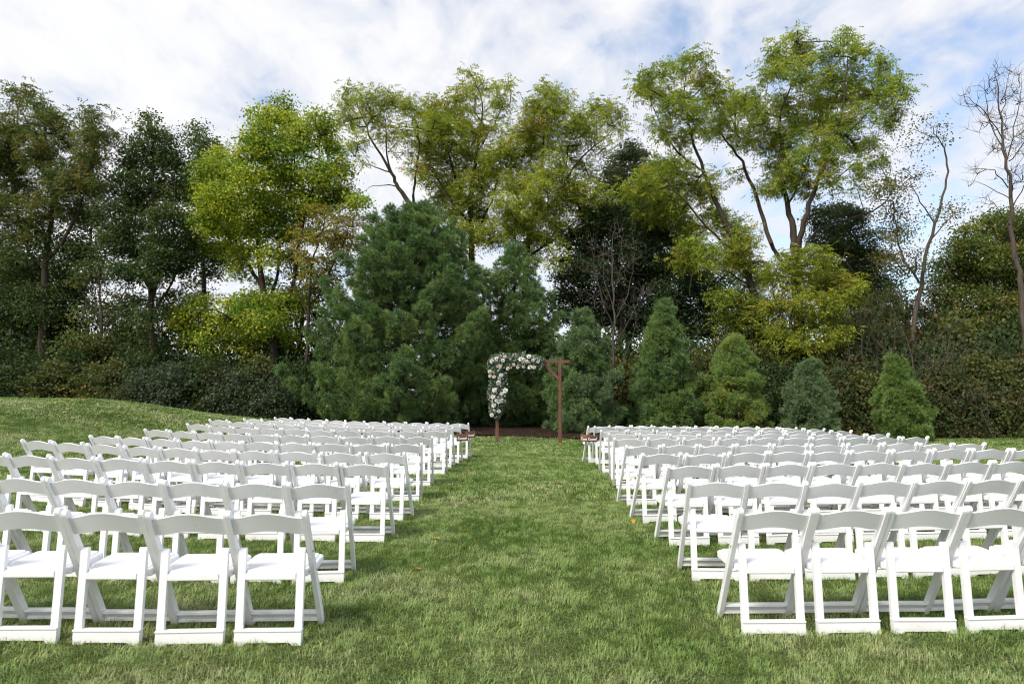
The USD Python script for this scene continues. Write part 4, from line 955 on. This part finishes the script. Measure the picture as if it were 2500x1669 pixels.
# ------------------------------------------------------------------ pines
def pine(name, label, loc, Ht, R, prof, seed, cols, whorl=0.42, per=6, tuft_gap=0.2, ndl=0.13, nn=16, lean=(0, 0), skirt=0.0, clump=0.2):
    rn = np.random.default_rng(seed)
    z0 = float(height(loc[0], loc[1]))
    x = thing(name, label, "pine tree", (loc[0], loc[1], z0))
    ax = lambda z: np.array([lean[0] * z / Ht, lean[1] * z / Ht, z])
    zs = np.linspace(-0.15, Ht * 0.985, 9)
    v, f = tubes([(np.array([ax(z) for z in zs]), np.interp(zs, [0, Ht], [0.018 * Ht + 0.02, 0.012]))], 8)
    trunk = obj("trunk", (v, f), bark, x, smooth=True)
    br, TP, TD, TS = [], [], [], []
    z = 0.10 * Ht ** 0.5 + skirt
    pt, pr = zip(*prof)
    while z < Ht * 0.97:
        rel = 1 - z / Ht
        L0 = R * np.interp(rel, pt, pr)
        k = max(3, int(per * (0.6 + 0.4 * min(1, L0 / R * 1.4))))
        a0 = rn.uniform(0, 6.28)
        for i in range(k):
            a = a0 + 6.283 * i / k + rn.normal(0, 0.22)
            L = L0 * rn.uniform(0.72, 1.12)
            zz = z + rn.uniform(-.5, .5) * whorl
            el = 0.12 + 0.75 * (1 - rel) ** 1.6 + rn.normal(0, .08)
            h = np.array([math.cos(a), math.sin(a), 0]); sd = np.array([-h[1], h[0], 0])
            def P(t): return ax(zz) + h * (L * t * math.cos(el)) + np.array([0, 0, L * (t * math.sin(el) - 0.14 * math.sin(math.pi * t) * rel + 0.10 * t ** 3)])
            ts = np.linspace(0, 1, 5)
            br.append((np.array([P(t) for t in ts]), np.interp(ts, [0, 1], [0.012 + 0.009 * L, 0.005])))
            m = max(3, int(L / tuft_gap * 1.35))
            for q_ in range(m):
                t = 1 - 0.85 * ((q_ + rn.random()) / m) ** 1.25
                wd = (0.06 + 0.46 * L * (1.03 - t)) * (1 if q_ % 2 else -1) * rn.random() ** 0.5
                q = P(t) + sd * wd + h * abs(wd) * 0.5 + np.array([0, 0, 0.05 * abs(wd) + rn.normal(0, 0.07)])
                d = h * 0.9 + sd * np.sign(wd) * 0.6 * min(1, abs(wd) / .3) + np.array([0, 0, 0.30 + 0.6 * (1 - rel)]) + rn.normal(0, .2, 3)
                d /= np.linalg.norm(d)
                br.append((np.array([P(t * .8), q]), [0.008, 0.004]))
                for _ in range(rn.integers(5, 9)):
                    e = d + rn.normal(0, .55, 3); e /= np.linalg.norm(e)
                    TP.append(q + e * rn.uniform(.02, clump)); TD.append(e); TS.append(rn.uniform(.75, 1.15))
        z += whorl * (0.75 + 0.35 * rel) * rn.uniform(.85, 1.15)
    for _ in range(int(6 + Ht)):
        zz = Ht * rn.uniform(0.92, 1.0); TP.append(ax(zz) + rn.normal(0, .03, 3)); TD.append(np.array([0, 0, 1.0]) + rn.normal(0, .35, 3)); TS.append(1.0)
    TP, TD, TS = np.array(TP), np.array(TD), np.array(TS)
    TD /= np.linalg.norm(TD, axis=1, keepdims=True)
    obj("branches", tubes(br, 4), bark, x, kind="stuff")
    # needles: shoots of slim triangles fanning forward, three kinds placed many times
    T = len(TP)
    pi = UsdGeom.PointInstancer.Define(stage, str(x.GetPath()) + "/needles")
    tag(pi, kind="stuff")
    cols = np.array(cols)
    for k in range(len(cols)):
        n = nn * 3
        sh = rn.integers(0, 3, n)
        hub = np.array([[0, 0, 0], [.06, .02, -.02], [-.04, .05, -.03]])
        ax_ = np.array([[0, 0, 1], [.55, .15, .8], [-.35, .5, .8]]); ax_ /= np.linalg.norm(ax_, axis=1, keepdims=True)
        A = ax_[sh]
        r = rn.normal(0, 1, (n, 3)); r -= A * (r * A).sum(1, keepdims=True); r /= np.linalg.norm(r, axis=1, keepdims=True)
        ang = np.radians(rn.uniform(15, 62, (n, 1)))
        d = A * np.cos(ang) + r * np.sin(ang)
        o = hub[sh] + A * rn.uniform(0, .11, (n, 1))
        l = ndl * rn.uniform(.8, 1.2, (n, 1))
        s = np.cross(d, rn.normal(0, 1, d.shape)); s /= np.linalg.norm(s, axis=1, keepdims=True)
        w = 0.0085 * (ndl / 0.13)
        V = np.stack([o - s * w, o + s * w, o + d * l], 1).reshape(-1, 3)
        cc = np.repeat(cols[k] * rn.normal(1, .16, (n, 1)).clip(.6, 1.5), 3, 0); cc[0::3] *= .7; cc[1::3] *= .7; cc[2::3] *= 1.5
        m = usdkit.mesh(stage, f"{pi.GetPath()}/shoot_{k:03d}", (V, np.arange(3 * n).reshape(-1, 3)), needle_mat)
        m.CreateDoubleSidedAttr(True)
        UsdGeom.PrimvarsAPI(m).CreatePrimvar("tone", Sdf.ValueTypeNames.Color3fArray, "vertex").Set(Vt.Vec3fArray.FromNumpy(cc.astype(np.float32)))
        pi.CreatePrototypesRel().AddTarget(m.GetPath())
    # quaternions turning +z onto each shoot's direction, after a random spin
    sp = rn.uniform(0, math.pi, T)
    qz = np.stack([np.cos(sp), 0 * sp, 0 * sp, np.sin(sp)], 1)
    q = np.stack([1 + TD[:, 2], -TD[:, 1], TD[:, 0], 0 * sp], 1); q /= np.linalg.norm(q, axis=1, keepdims=True) + 1e-9
    w0, x0, y0, z0_ = q.T; w1, z1 = qz[:, 0], qz[:, 3]
    Q = np.stack([w0 * w1 - z0_ * z1, x0 * w1 + y0 * z1, y0 * w1 - x0 * z1, z0_ * w1 + w0 * z1], 1)
    pi.CreatePositionsAttr(Vt.Vec3fArray.FromNumpy(TP.astype(np.float32)))
    pi.CreateOrientationsAttr(Vt.QuathArray([Gf.Quath(*map(float, t)) for t in Q]))
    pi.CreateScalesAttr(Vt.Vec3fArray.FromNumpy(np.repeat(TS[:, None], 3, 1).astype(np.float32)))
    zone = meshkit.noise(TP * 1.1, seed) + rn.uniform(-.3, .3, T)
    pi.CreateProtoIndicesAttr([int(t) for t in np.minimum(len(cols) - 1, (np.argsort(np.argsort(zone)) * len(cols) // T))])
    return x

PINE = [(0.114, 0.2, 0.066), (0.144, 0.235, 0.073), (0.094, 0.172, 0.066), (0.19, 0.268, 0.078)]
PINE_Y = [(0.162, 0.248, 0.061), (0.211, 0.287, 0.064), (0.13, 0.209, 0.061), (0.27, 0.301, 0.064)]
PINE_B = [(0.136, 0.205, 0.094), (0.167, 0.237, 0.106), (0.119, 0.178, 0.079)]
wide = [(0, 0.02), (0.06, 0.12), (0.18, 0.37), (0.35, 0.6), (0.5, 0.78), (0.8, 1.0), (1, 1.0)]
cone = [(0, 0.02), (0.1, 0.17), (0.3, 0.47), (0.6, 0.82), (0.85, 1.0), (1, 1.0)]
def spot(X, d): return float(at(X, 900, d)[0]), float(d)
def top(X, Y, d):
    p = at(X, Y, d); return float(p[2] - height(p[0], d))
pine("white_pine", "largest broad bushy pine, just left of the flower arch", spot(918, 28), top(958, 474, 28), 4.5, wide, 201, PINE, whorl=0.38, per=8, tuft_gap=0.2, nn=15, lean=(0.65, 0))
pine("white_pine", "second large pine, rising behind the flower arch", spot(1180, 30.5), top(1176, 562, 30.5), 2.9, cone, 202, PINE, whorl=0.4, per=7, tuft_gap=0.21, nn=15)
pine("white_pine", "blue green pine directly right of the wooden arch", spot(1338, 26), top(1338, 714, 26), 1.45, cone, 203, PINE_B + PINE[:2], whorl=0.34, per=6, tuft_gap=0.17, nn=14)
pine("white_pine", "pointed green pine, second to the right of the arch", spot(1525, 26.5), top(1523, 692, 26.5), 1.38, cone, 204, PINE + PINE_Y[:1], whorl=0.34, per=6, tuft_gap=0.17, nn=14)
pine("white_pine", "yellowish green pine, third to the right of the arch", spot(1687, 26), top(1692, 777, 26), 1.05, [(0, .04), (.15, .36), (.4, .75), (.7, 1), (1, .98)], 205, PINE_Y, whorl=0.3, per=6, tuft_gap=0.16, nn=14)
pine("white_pine", "small bluish pine, fourth to the right of the arch", spot(1856, 25.5), top(1850, 838, 25.5), 0.82, [(0, .05), (.15, .36), (.4, .75), (.7, 1), (1, .98)], 206, PINE_B, whorl=0.26, per=6, tuft_gap=0.15, nn=14)
pine("white_pine", "smallest light green pine with a crooked top at the right end of the row", spot(2076, 24.6), top(2052, 830, 24.6), 0.76, [(0, .1), (.12, .25), (.22, .42), (.32, .6), (.6, 0.95), (1, 1)], 207, [(0.16, 0.24, 0.06), (0.19, 0.27, 0.07), (0.12, 0.2, 0.05)], whorl=0.26, per=6, tuft_gap=0.15, nn=14, lean=(-0.3, 0))

# ------------------------------------------------------------------ hedge and undergrowth: a few shrubs built, the rest copies
def shrub_proto(root, cols, weights, seed, w=1.0, h=1.0, tips=230, n=26, size=0.1):
    rn = np.random.default_rng(seed)
    u = rn.normal(0, 1, (tips, 3)); u[:, 2] = np.abs(u[:, 2]) * 1.1 - 0.15; u /= np.linalg.norm(u, axis=1, keepdims=True)
    r = rn.uniform(.45, 1, (tips, 1)) ** .7 * (0.78 + 0.45 * meshkit.noise(u * 2.1 + seed, seed)[:, None])
    T = u * r * [w, w, h * 1.9]; T[:, 2] = np.maximum(T[:, 2], 0.06) 
    st = []
    for k in range(7):
        a = rn.uniform(0, 6.28); e = np.array([math.cos(a) * .45 * w, math.sin(a) * .45 * w, h * 1.2])
        st.append((np.array([[0.12 * math.cos(a), .12 * math.sin(a), -0.1], e * [.5, .5, .55], e]), [.03, .02, .008]))
    obj("stems", tubes(st, 5), bark, root, kind="stuff")
    P, N, A, ln, wd, tt = pad_leaves(rn, T, "simple", size, n, 0.17, .1)
    P[:, 2] = np.maximum(P[:, 2], 0.03)
    v, f = leaves_at(P, N, A, ln, wd)
    colored("foliage", v, f, np.repeat(palette(rn, T * 2, cols, weights, P, tt), 4, 0), leaf_mat, root)

KINDS = {
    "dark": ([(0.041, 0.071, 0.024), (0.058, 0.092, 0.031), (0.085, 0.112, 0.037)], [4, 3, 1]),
    "olive": ([(0.085, 0.105, 0.031), (0.128, 0.133, 0.037), (0.061, 0.085, 0.027), (0.204, 0.145, 0.043)], [3, 2, 3, .5]),
    "russet": ([(0.075, 0.09, 0.03), (0.12, 0.09, 0.04), (0.05, 0.075, 0.025), (0.2, 0.09, 0.055)], [3, .7, 4, .25]),
    "grey": ([(0.076, 0.102, 0.061), (0.058, 0.085, 0.048), (0.102, 0.128, 0.076)], [3, 3, 1]),
}
protos = {}
srn = np.random.default_rng(77)
WORDS = {"dark": "dark green", "olive": "olive green", "russet": "russet tinged", "grey": "dull grey green"}
MARKS = [(-60, "at the photo's left edge"), (15, "left of the far left tall tree's trunk"), (80, "under the far left tall tree"), (150, "right of the far left tall tree"), (225, "under the slender understory tree"), (290, "left of the narrow dark tree"),
         (350, "under the narrow dark tree"), (405, "right of the narrow dark tree"), (460, "under the dark pointed treetop"), (530, "left of the yellow maple's trunk"), (610, "under the yellow maple"), (680, "at the big pine's left foot"), (770, "behind the big pine"),
         (1080, "between the two large pines"), (1180, "straight behind the second large pine"), (1260, "right of the second large pine"), (1335, "behind the pine right of the arch"), (1405, "behind the bare sapling"), (1475, "left of the second small pine"), (1525, "behind the second small pine"), (1590, "right of the second small pine"),
         (1640, "left of the third small pine"), (1690, "behind the third small pine"), (1750, "right of the third small pine"), (1800, "left of the fourth small pine"), (1850, "behind the fourth small pine"), (1910, "right of the fourth small pine"), (1970, "midway between the two smallest pines"),
         (2030, "left of the smallest pine"), (2070, "behind the smallest pine"), (2130, "right of the smallest pine"), (2190, "below the olive oak's left side"), (2250, "below the olive oak"), (2310, "left of the bare tree's trunk"), (2390, "at the photo's right edge"), (2440, "beyond the photo's right edge")]
def shrub(kind, X, d, w, h, label, group=None):
    mark = min(MARKS, key=lambda t: abs(t[0] - X))[1]
    label = f"{'low' if h < 2.3 else 'waist high' if h < 2.9 else 'tall' if h < 4.2 else 'very tall'} {WORDS[kind]} shrub {mark}, {'front' if d < 28 else 'middle' if d < 30.6 else 'back'} row".replace("waist high", "medium")
    x, y = spot(X, d)
    z = float(height(x, y)) - 0.03
    rz = float(srn.uniform(0, 360))
    if kind not in protos:
        p = thing("shrub", label, "shrub", (x, y, z), rz, group, (w, w, h / 1.9))
        shrub_proto(p, *KINDS[kind], seed=300 + len(protos))
        protos[kind] = p
    else:
        copy_of(protos[kind], "shrub", label, "shrub", (x, y, z), rz, group, (w, w, h / 1.9))

# (kind, X, depth, half width, height)
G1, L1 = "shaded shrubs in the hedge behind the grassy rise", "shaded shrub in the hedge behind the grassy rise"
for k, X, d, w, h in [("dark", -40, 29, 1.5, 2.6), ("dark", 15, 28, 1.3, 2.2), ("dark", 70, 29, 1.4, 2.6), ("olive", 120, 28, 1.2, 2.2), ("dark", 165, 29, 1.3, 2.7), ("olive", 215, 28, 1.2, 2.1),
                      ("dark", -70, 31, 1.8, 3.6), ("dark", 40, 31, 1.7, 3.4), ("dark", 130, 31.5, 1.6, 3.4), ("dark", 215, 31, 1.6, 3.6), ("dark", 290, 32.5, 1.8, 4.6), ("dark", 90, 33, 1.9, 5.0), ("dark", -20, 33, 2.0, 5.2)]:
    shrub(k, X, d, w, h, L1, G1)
G2, L2 = "mixed shrubs between the grassy rise and the big pine", "leafy shrub in the hedge between the grassy rise and the big pine"
for k, X, d, w, h in [("olive", 262, 27.5, 1.1, 2.2), ("dark", 305, 28.5, 1.3, 3.0), ("grey", 345, 26.8, 1.15, 2.1), ("russet", 300, 26.6, .8, 1.2), ("grey", 400, 26.8, 1.2, 2.3), ("dark", 452, 27.2, 1.2, 2.5), ("russet", 500, 27, 1.1, 2.1), ("grey", 545, 26.6, 1.1, 2.2),
                      ("olive", 592, 27, 1.15, 2.5), ("grey", 630, 26.4, 1.0, 1.9), ("dark", 675, 27.5, 1.2, 2.6), ("dark", 290, 31, 1.6, 3.4), ("dark", 370, 31, 1.6, 3.5), ("dark", 450, 31.5, 1.6, 3.2), ("dark", 530, 31, 1.6, 3.2), ("dark", 610, 31, 1.6, 3.4), ("dark", 690, 31, 1.7, 3.8), ("dark", 770, 32, 1.8, 4.0)]:
    shrub(k, X, d, w, h, L2, G2)
G3, L3_ = "undergrowth shrubs behind the row of small pines", "undergrowth shrub behind the row of small pines"
for k, X, d, w, h in [("russet", 1990, 31, 1.7, 5.0), ("russet", 2060, 31.5, 1.7, 5.2), ("olive", 1930, 32, 1.7, 5.0), ("dark", 1760, 33, 1.7, 5.4), ("dark", 1840, 33.5, 1.7, 5.0), ("dark", 1080, 33, 1.8, 4.0), ("dark", 1175, 34, 2.0, 5.4), ("dark", 1260, 31.5, 1.6, 4.2), ("dark", 1330, 31, 1.6, 4.2), ("olive", 1420, 29.5, 1.3, 3.0), ("dark", 1400, 32, 1.7, 4.6), ("olive", 1475, 29, 1.3, 3.2), ("dark", 1500, 32, 1.7, 4.6), ("olive", 1545, 30, 1.4, 3.8), ("dark", 1590, 32, 1.6, 4.4),
                      ("olive", 1612, 29, 1.2, 3.4), ("olive", 1660, 30, 1.4, 3.9), ("dark", 1690, 31.5, 1.5, 4.4), ("dark", 1755, 28.5, 1.2, 2.9), ("olive", 1730, 30.5, 1.4, 3.8), ("dark", 1790, 31, 1.5, 3.6), ("dark", 1850, 29.5, 1.3, 3.2), ("russet", 1925, 27.6, 1.15, 2.5), ("olive", 1890, 29, 1.3, 3.4), ("russet", 1962, 28.5, 1.2, 3.2),
                      ("olive", 1985, 27.2, 1.2, 2.5), ("dark", 1980, 31, 1.6, 4.2), ("dark", 2050, 30.5, 1.6, 4.4), ("russet", 2035, 27.4, 1.1, 2.6)]:
    shrub(k, X, d, w, h, L3_, G3)
G4, L4 = "autumn shrubs at the right edge of the lawn", "shrub at the lawn's right edge under the bare tree"
for k, X, d, w, h in [("russet", 2130, 31.5, 1.8, 4.6), ("olive", 2190, 31, 1.8, 5.0), ("dark", 2250, 32, 1.9, 5.6), ("olive", 2320, 31.5, 1.9, 5.6), ("dark", 2390, 32, 2.0, 6.0), ("russet", 2115, 26.6, 1.1, 2.3), ("olive", 2160, 27.2, 1.2, 2.8), ("dark", 2150, 29.5, 1.5, 3.8), ("russet", 2195, 26.6, 1.1, 2.4), ("olive", 2240, 27.4, 1.3, 3.2), ("olive", 2290, 26.8, 1.2, 2.8), ("russet", 2335, 27.4, 1.3, 3.4), ("dark", 2230, 30, 1.6, 4.2), ("dark", 2310, 30, 1.6, 4.4), ("olive", 2385, 27, 1.4, 3.4), ("dark", 2400, 30, 1.7, 4.6), ("olive", 2440, 28, 1.5, 3.8)]:
    shrub(k, X, d, w, h, L4, G4)

# tangle of bare brushwood right of the low yellow tree
def brush(X, Y, d, seed, w, h, cnt, label):
    rn = np.random.default_rng(seed)
    b = at(X, 900, d); b[2] = float(height(b[0], d))
    hz = at(X, Y, d)[2] - b[2]
    x = thing("brushwood", label, "bush", b)
    def canes(n, r0):
        ps = []
        for _ in range(n):
            a = rn.uniform(0, 6.28); s = np.array([rn.uniform(-.5, .5) * w * .7, rn.uniform(-.6, .6), rn.uniform(0, .3)])
            p = [s]; dr = np.array([math.cos(a) * .7, math.sin(a) * .4, rn.uniform(.6, 1.3)])
            L = rn.uniform(.5, 1.15) * hz * 1.25
            for k in range(7):
                dr = dr + rn.normal(0, .22, 3) + [0, 0, -.13]; q = dr / np.linalg.norm(dr)
                p.append(p[-1] + q * L / 7)
            p = np.array(p); p[:, 0] = np.clip(p[:, 0], -w, w); p[:, 2] = np.maximum(p[:, 2], .02)
            ps.append((p, np.linspace(r0, .005, len(p))))
        return ps
    c = canes(cnt, .022)
    obj("canes", tubes(c, 4), bark_grey, x, kind="stuff")
    tw = []
    for p, _ in c:
        for _ in range(9):
            i = rn.integers(2, len(p)); dr = rn.normal(0, 1, 3) + [0, 0, .3]; dr /= np.linalg.norm(dr)
            l = rn.uniform(.3, .9)
            tw.append((np.array([p[i], p[i] + dr * l * .5 + rn.normal(0, .05, 3), p[i] + dr * l]), [.008, .006, .003]))
    obj("twigs", tubes(tw, 3), bark_grey, x, kind="stuff")
brush(2030, 690, 28.6, 401, 1.6, 4, 46, "upper tangle of bare grey brushwood right of the low yellow tree")
brush(2125, 745, 27.6, 402, 1.9, 4, 52, "tangle of bare brown twigs behind the smallest pine")

# ------------------------------------------------------------------ grass
def grass_look():
    return look("grass", {
        "a": ("attribute", {"attribute": "tone"}), "g": ("geometry", {}), "oi": ("object_info", {}),
        "n1": ("noise_texture", {"scale": 0.75, "detail": 5.0, "roughness": 0.62, "distortion": 0.3}),
        "n2": ("noise_texture", {"scale": 3.4, "detail": 3.0, "roughness": 0.6}),
        "mp": ("mapping", {"rotation": (0, 0, 0.35), "scale": (0.16, 1.0, 1.0)}), "n3": ("noise_texture", {"scale": 0.75, "detail": 1.0}),
        "my": ("math", {"math_type": "multiply_add", "value2": 0.3, "value3": -0.15}), "mz": ("math", {"math_type": "add"}),
        "sp": ("separate_xyz", {}), "mk": ("map_range", {"from_min": -4.5, "from_max": -9.0, "to_min": 0.0, "to_max": 0.085, "clamp": True}),
        "sy": ("math", {"math_type": "multiply_add", "value2": 0.55}), "sf": ("math", {"math_type": "multiply", "value2": 2.3}), "ss": ("math", {"math_type": "sine"}), "sm": ("math", {"math_type": "multiply"}), "sa": ("math", {"math_type": "add"}),
        "mx": ("math", {"math_type": "multiply_add", "value2": 0.35}),
        "r": ("rgb_ramp", {"ramp": [(0.40, (0.09, 0.175, 0.028)), (0.57, (0.165, 0.265, 0.055)), (0.72, (0.255, 0.35, 0.105)), (0.88, (0.35, 0.40, 0.175))]}),
        "mu": ("mix", {"mix_type": "multiply", "fac": 1.0}),
        "p": ("principled_bsdf", {"roughness": 0.45, "specular_ior_level": 0.4}),
        "t": ("translucent_bsdf", {}), "m": ("mix_closure", {"fac": 0.3}),
    }, [("g.position", "n1.vector"), ("g.position", "n2.vector"), ("n2.fac", "mx.value1"), ("n1.fac", "mx.value3"), ("g.position", "mp.vector"), ("mp.vector", "n3.vector"), ("n3.fac", "my.value1"), ("my.value", "mz.value1"), ("mx.value", "mz.value2"), ("g.position", "sp.vector"), ("sp.x", "mk.value"), ("sp.x", "sy.value1"), ("sp.y", "sy.value3"), ("sy.value", "sf.value1"), ("sf.value", "ss.value1"), ("ss.value", "sm.value1"), ("mk.result", "sm.value2"), ("sm.value", "sa.value1"), ("mz.value", "sa.value2"), ("sa.value", "r.fac"), ("r.color", "mu.color1"), ("a.color", "mu.color2"),
        ("mu.color", "p.base_color"), ("mu.color", "t.color"), ("p.BSDF", "m.closure1"), ("t.BSDF", "m.closure2")], "m.closure")
grass_mat2 = grass_look()

def turf(seed, size, blades, hgt, wid):
    rn = np.random.default_rng(seed)
    n = blades
    p = np.stack([rn.uniform(-size / 2, size / 2, n), rn.uniform(-size / 2, size / 2, n), np.full(n, -0.012)], 1)
    # blades lean in tufts
    fld = meshkit.noise(np.c_[p[:, :2] * 7, np.zeros(n)], seed) * 6.28 * 1.5
    az = fld + rn.normal(0, .9, n)
    h = hgt * rn.uniform(.55, 1.25, n) * (0.8 + 0.5 * meshkit.noise(np.c_[p[:, :2] * 9, np.ones(n)], seed + 3))
    h[rn.random(n) < .06] *= 1.5
    lean = rn.uniform(.15, 1.15, n)
    d = np.stack([np.cos(az), np.sin(az), np.zeros(n)], 1); s = np.stack([-d[:, 1], d[:, 0], np.zeros(n)], 1)
    up = np.array([0, 0, 1.0])
    w = wid * rn.uniform(.7, 1.3, n)[:, None]
    m = p + d * (h * lean * .35)[:, None] + up * (h * .62)[:, None]
    t = p + d * (h * lean * 1.0)[:, None] + up * (h * (1.0 - 0.28 * lean))[:, None]
    V = np.stack([p - s * w / 2, p + s * w / 2, m - s * w * .42, m + s * w * .42, t], 1).reshape(-1, 3)
    b = np.arange(n)[:, None] * 5
    F = np.concatenate([b + [0, 1, 3], b + [0, 3, 2], b + [2, 3, 4]], 1).reshape(-1, 3)
    tone = rn.normal(1, .17, (n, 1)).clip(.55, 1.6) * np.ones((n, 3))
    straw = rn.random(n) < .05
    tone[straw] *= [2.1, 1.45, 1.6]
    C = np.repeat(tone, 5, 0); C[0::5] *= .7; C[1::5] *= .7; C[4::5] *= 1.15
    return V, F, C

grn = np.random.default_rng(900)
inst = UsdGeom.PointInstancer.Define(stage, "/World/grass")
tag(inst, "short mown grass blades covering the lawn", "grass", kind="stuff")
specs = [(0.5, 2300, .044, .0036)] * 4 + [(1.0, 2600, .046, .0085)] * 3 + [(2.0, 3000, .05, .02)] * 3
for i, (sz, nb, hh, ww) in enumerate(specs):
    V, F, C = turf(910 + i, sz, nb, hh, ww)
    m = usdkit.mesh(stage, f"/World/grass/turf_{i:03d}", (V, F), grass_mat2)
    m.CreateDoubleSidedAttr(True)
    UsdGeom.PrimvarsAPI(m).CreatePrimvar("tone", Sdf.ValueTypeNames.Color3fArray, "vertex").Set(Vt.Vec3fArray.FromNumpy(C.astype(np.float32)))
    inst.CreatePrototypesRel().AddTarget(m.GetPath())
from shapely.geometry import Polygon as _P2
from shapely import contains_xy
_mul = _P2(MULCH).buffer(-0.1)
pos, idx, ori, scl = [], [], [], []
def lay(sz, y0, y1, choices):
    for yy in np.arange(y0 + sz / 2, y1, sz):
        half = yy * 0.80 + 1.6
        k = int(half / sz) + 1
        for xx in (np.arange(-k, k + 1)) * sz:
            if contains_xy(_mul, xx, yy): continue
            h = 0.15
            gx, gy = (height(xx + h, yy) - height(xx - h, yy)) / (2 * h), (height(xx, yy + h) - height(xx, yy - h)) / (2 * h)
            n = np.array([-gx, -gy, 1.0]); n /= np.linalg.norm(n)
            q = Gf.Rotation(Gf.Vec3d(0, 0, 1), Gf.Vec3d(*map(float, n))) 
            q = Gf.Rotation(Gf.Vec3d(0, 0, 1), float(90 * grn.integers(0, 4))) * q
            qq = q.GetQuat(); im = qq.GetImaginary()
            ori.append(Gf.Quath(float(qq.GetReal()), float(im[0]), float(im[1]), float(im[2])))
            pos.append((xx, yy, float(height(xx, yy)))); idx.append(int(grn.choice(choices)))
            scl.append((1, 1, float(grn.uniform(.88, 1.12))))
lay(0.5, 2.25, 9.25, [0, 1, 2, 3])
lay(1.0, 9.25, 17.25, [4, 5, 6])
lay(2.0, 17.25, 33.25, [7, 8, 9])
inst.CreatePositionsAttr(Vt.Vec3fArray.FromNumpy(np.array(pos, np.float32)))
inst.CreateProtoIndicesAttr(idx)
inst.CreateOrientationsAttr(Vt.QuathArray(ori))
inst.CreateScalesAttr(Vt.Vec3fArray.FromNumpy(np.array(scl, np.float32)))

# ------------------------------------------------------------------ fallen leaves
leaf_fall = leaf_look("fallen_leaf", 0.2, 0.6, 0.3)
def fallen(x, y, k, label, group, rn):
    z = float(height(x, y)) + 0.035
    s = rn.uniform(.04, .065)
    t = np.linspace(0, math.pi, 5)
    e = np.stack([-np.cos(t) * s, np.sin(t) * s * .42], 1)
    v = [(a, b, .012 * math.cos(3 * a / s) * .6) for a, b in e] + [(a, -b, .012 * math.cos(3 * a / s + .6) * .6) for a, b in e[1:-1]]
    st = [(s, 0, .004), (s * 1.6, .004, .010), (s * 1.6, -.004, .010)]
    v = np.array(v + st); f = [(0, 1, 5), (1, 2, 6), (1, 6, 5), (2, 3, 7), (2, 7, 6), (3, 4, 7), (8, 9, 10)]
    c = np.array([[.5, .27, .04], [.42, .2, .04], [.5, .36, .1], [.3, .13, .05]])[k] * np.ones((len(v), 3))
    a, b = rn.uniform(0, 6.28), rn.uniform(-.4, .4)
    R = trimesh.transformations.euler_matrix(b, rn.uniform(-.4, .4), a)[:3, :3]
    m = obj("fallen_leaf", (v @ R.T + [x, y, z], np.array(f)), leaf_fall, label=label, cat="leaf", group=group)
    UsdGeom.PrimvarsAPI(UsdGeom.Mesh(m)).CreatePrimvar("tone", Sdf.ValueTypeNames.Color3fArray, "vertex").Set(Vt.Vec3fArray.FromNumpy(c.astype(np.float32)))
lrn = np.random.default_rng(55)
def ground_hit(X, Y):
    r = proj_ray(X, Y); lo, hi = 1.0, 60.0
    for d in np.linspace(2, 60, 600):
        p = np.array([0, 0, CAM_H]) + r * (d / r[1])
        if p[2] < height(p[0], p[1]): return p
    return None
for X, Y, k, lab in [(957, 1316, 0, "orange fallen leaf on the aisle beside the left block's second row"), (1453, 1202, 0, "long yellow fallen leaf on the grass left of the right block"), (1000, 1241, 0, "small yellow fallen leaf low in the aisle near the left chairs"),
                     (965, 1165, 2, "pale fallen leaf beside the left block's fourth row"), (1068, 1223, 2, "pale yellow leaf low in the middle of the aisle"), (1072, 1090, 3, "brown fallen leaf in the aisle beside the left block's middle rows")]:
    p = ground_hit(X, Y); fallen(p[0], p[1], k, lab, None, lrn)
for X, Y in [(60, 925), (95, 933), (140, 948), (150, 958), (70, 995), (100, 988), (180, 945), (205, 940), (215, 960), (225, 975), (265, 955), (305, 965), (330, 950), (255, 940), (30, 970), (120, 1002), (240, 990), (350, 972), (20, 1000), (160, 1000), (290, 985), (190, 985), (45, 950), (340, 985)]:
    p = ground_hit(X + lrn.normal(0, 4), Y)
    if p is not None: fallen(p[0], p[1], int(lrn.choice([0, 2, 2])), "small yellow leaf fallen on the grassy rise at the left", "yellow leaves scattered on the grassy rise", lrn)
for _ in range(24):
    y = lrn.uniform(22.6, 23.6); x = lrn.uniform(-1.2, 2.6)
    fallen(x, y, int(lrn.choice([0, 2, 3])), "small pale leaf lying on the mulch bed behind the arch", "leaves scattered on the mulch bed", lrn)
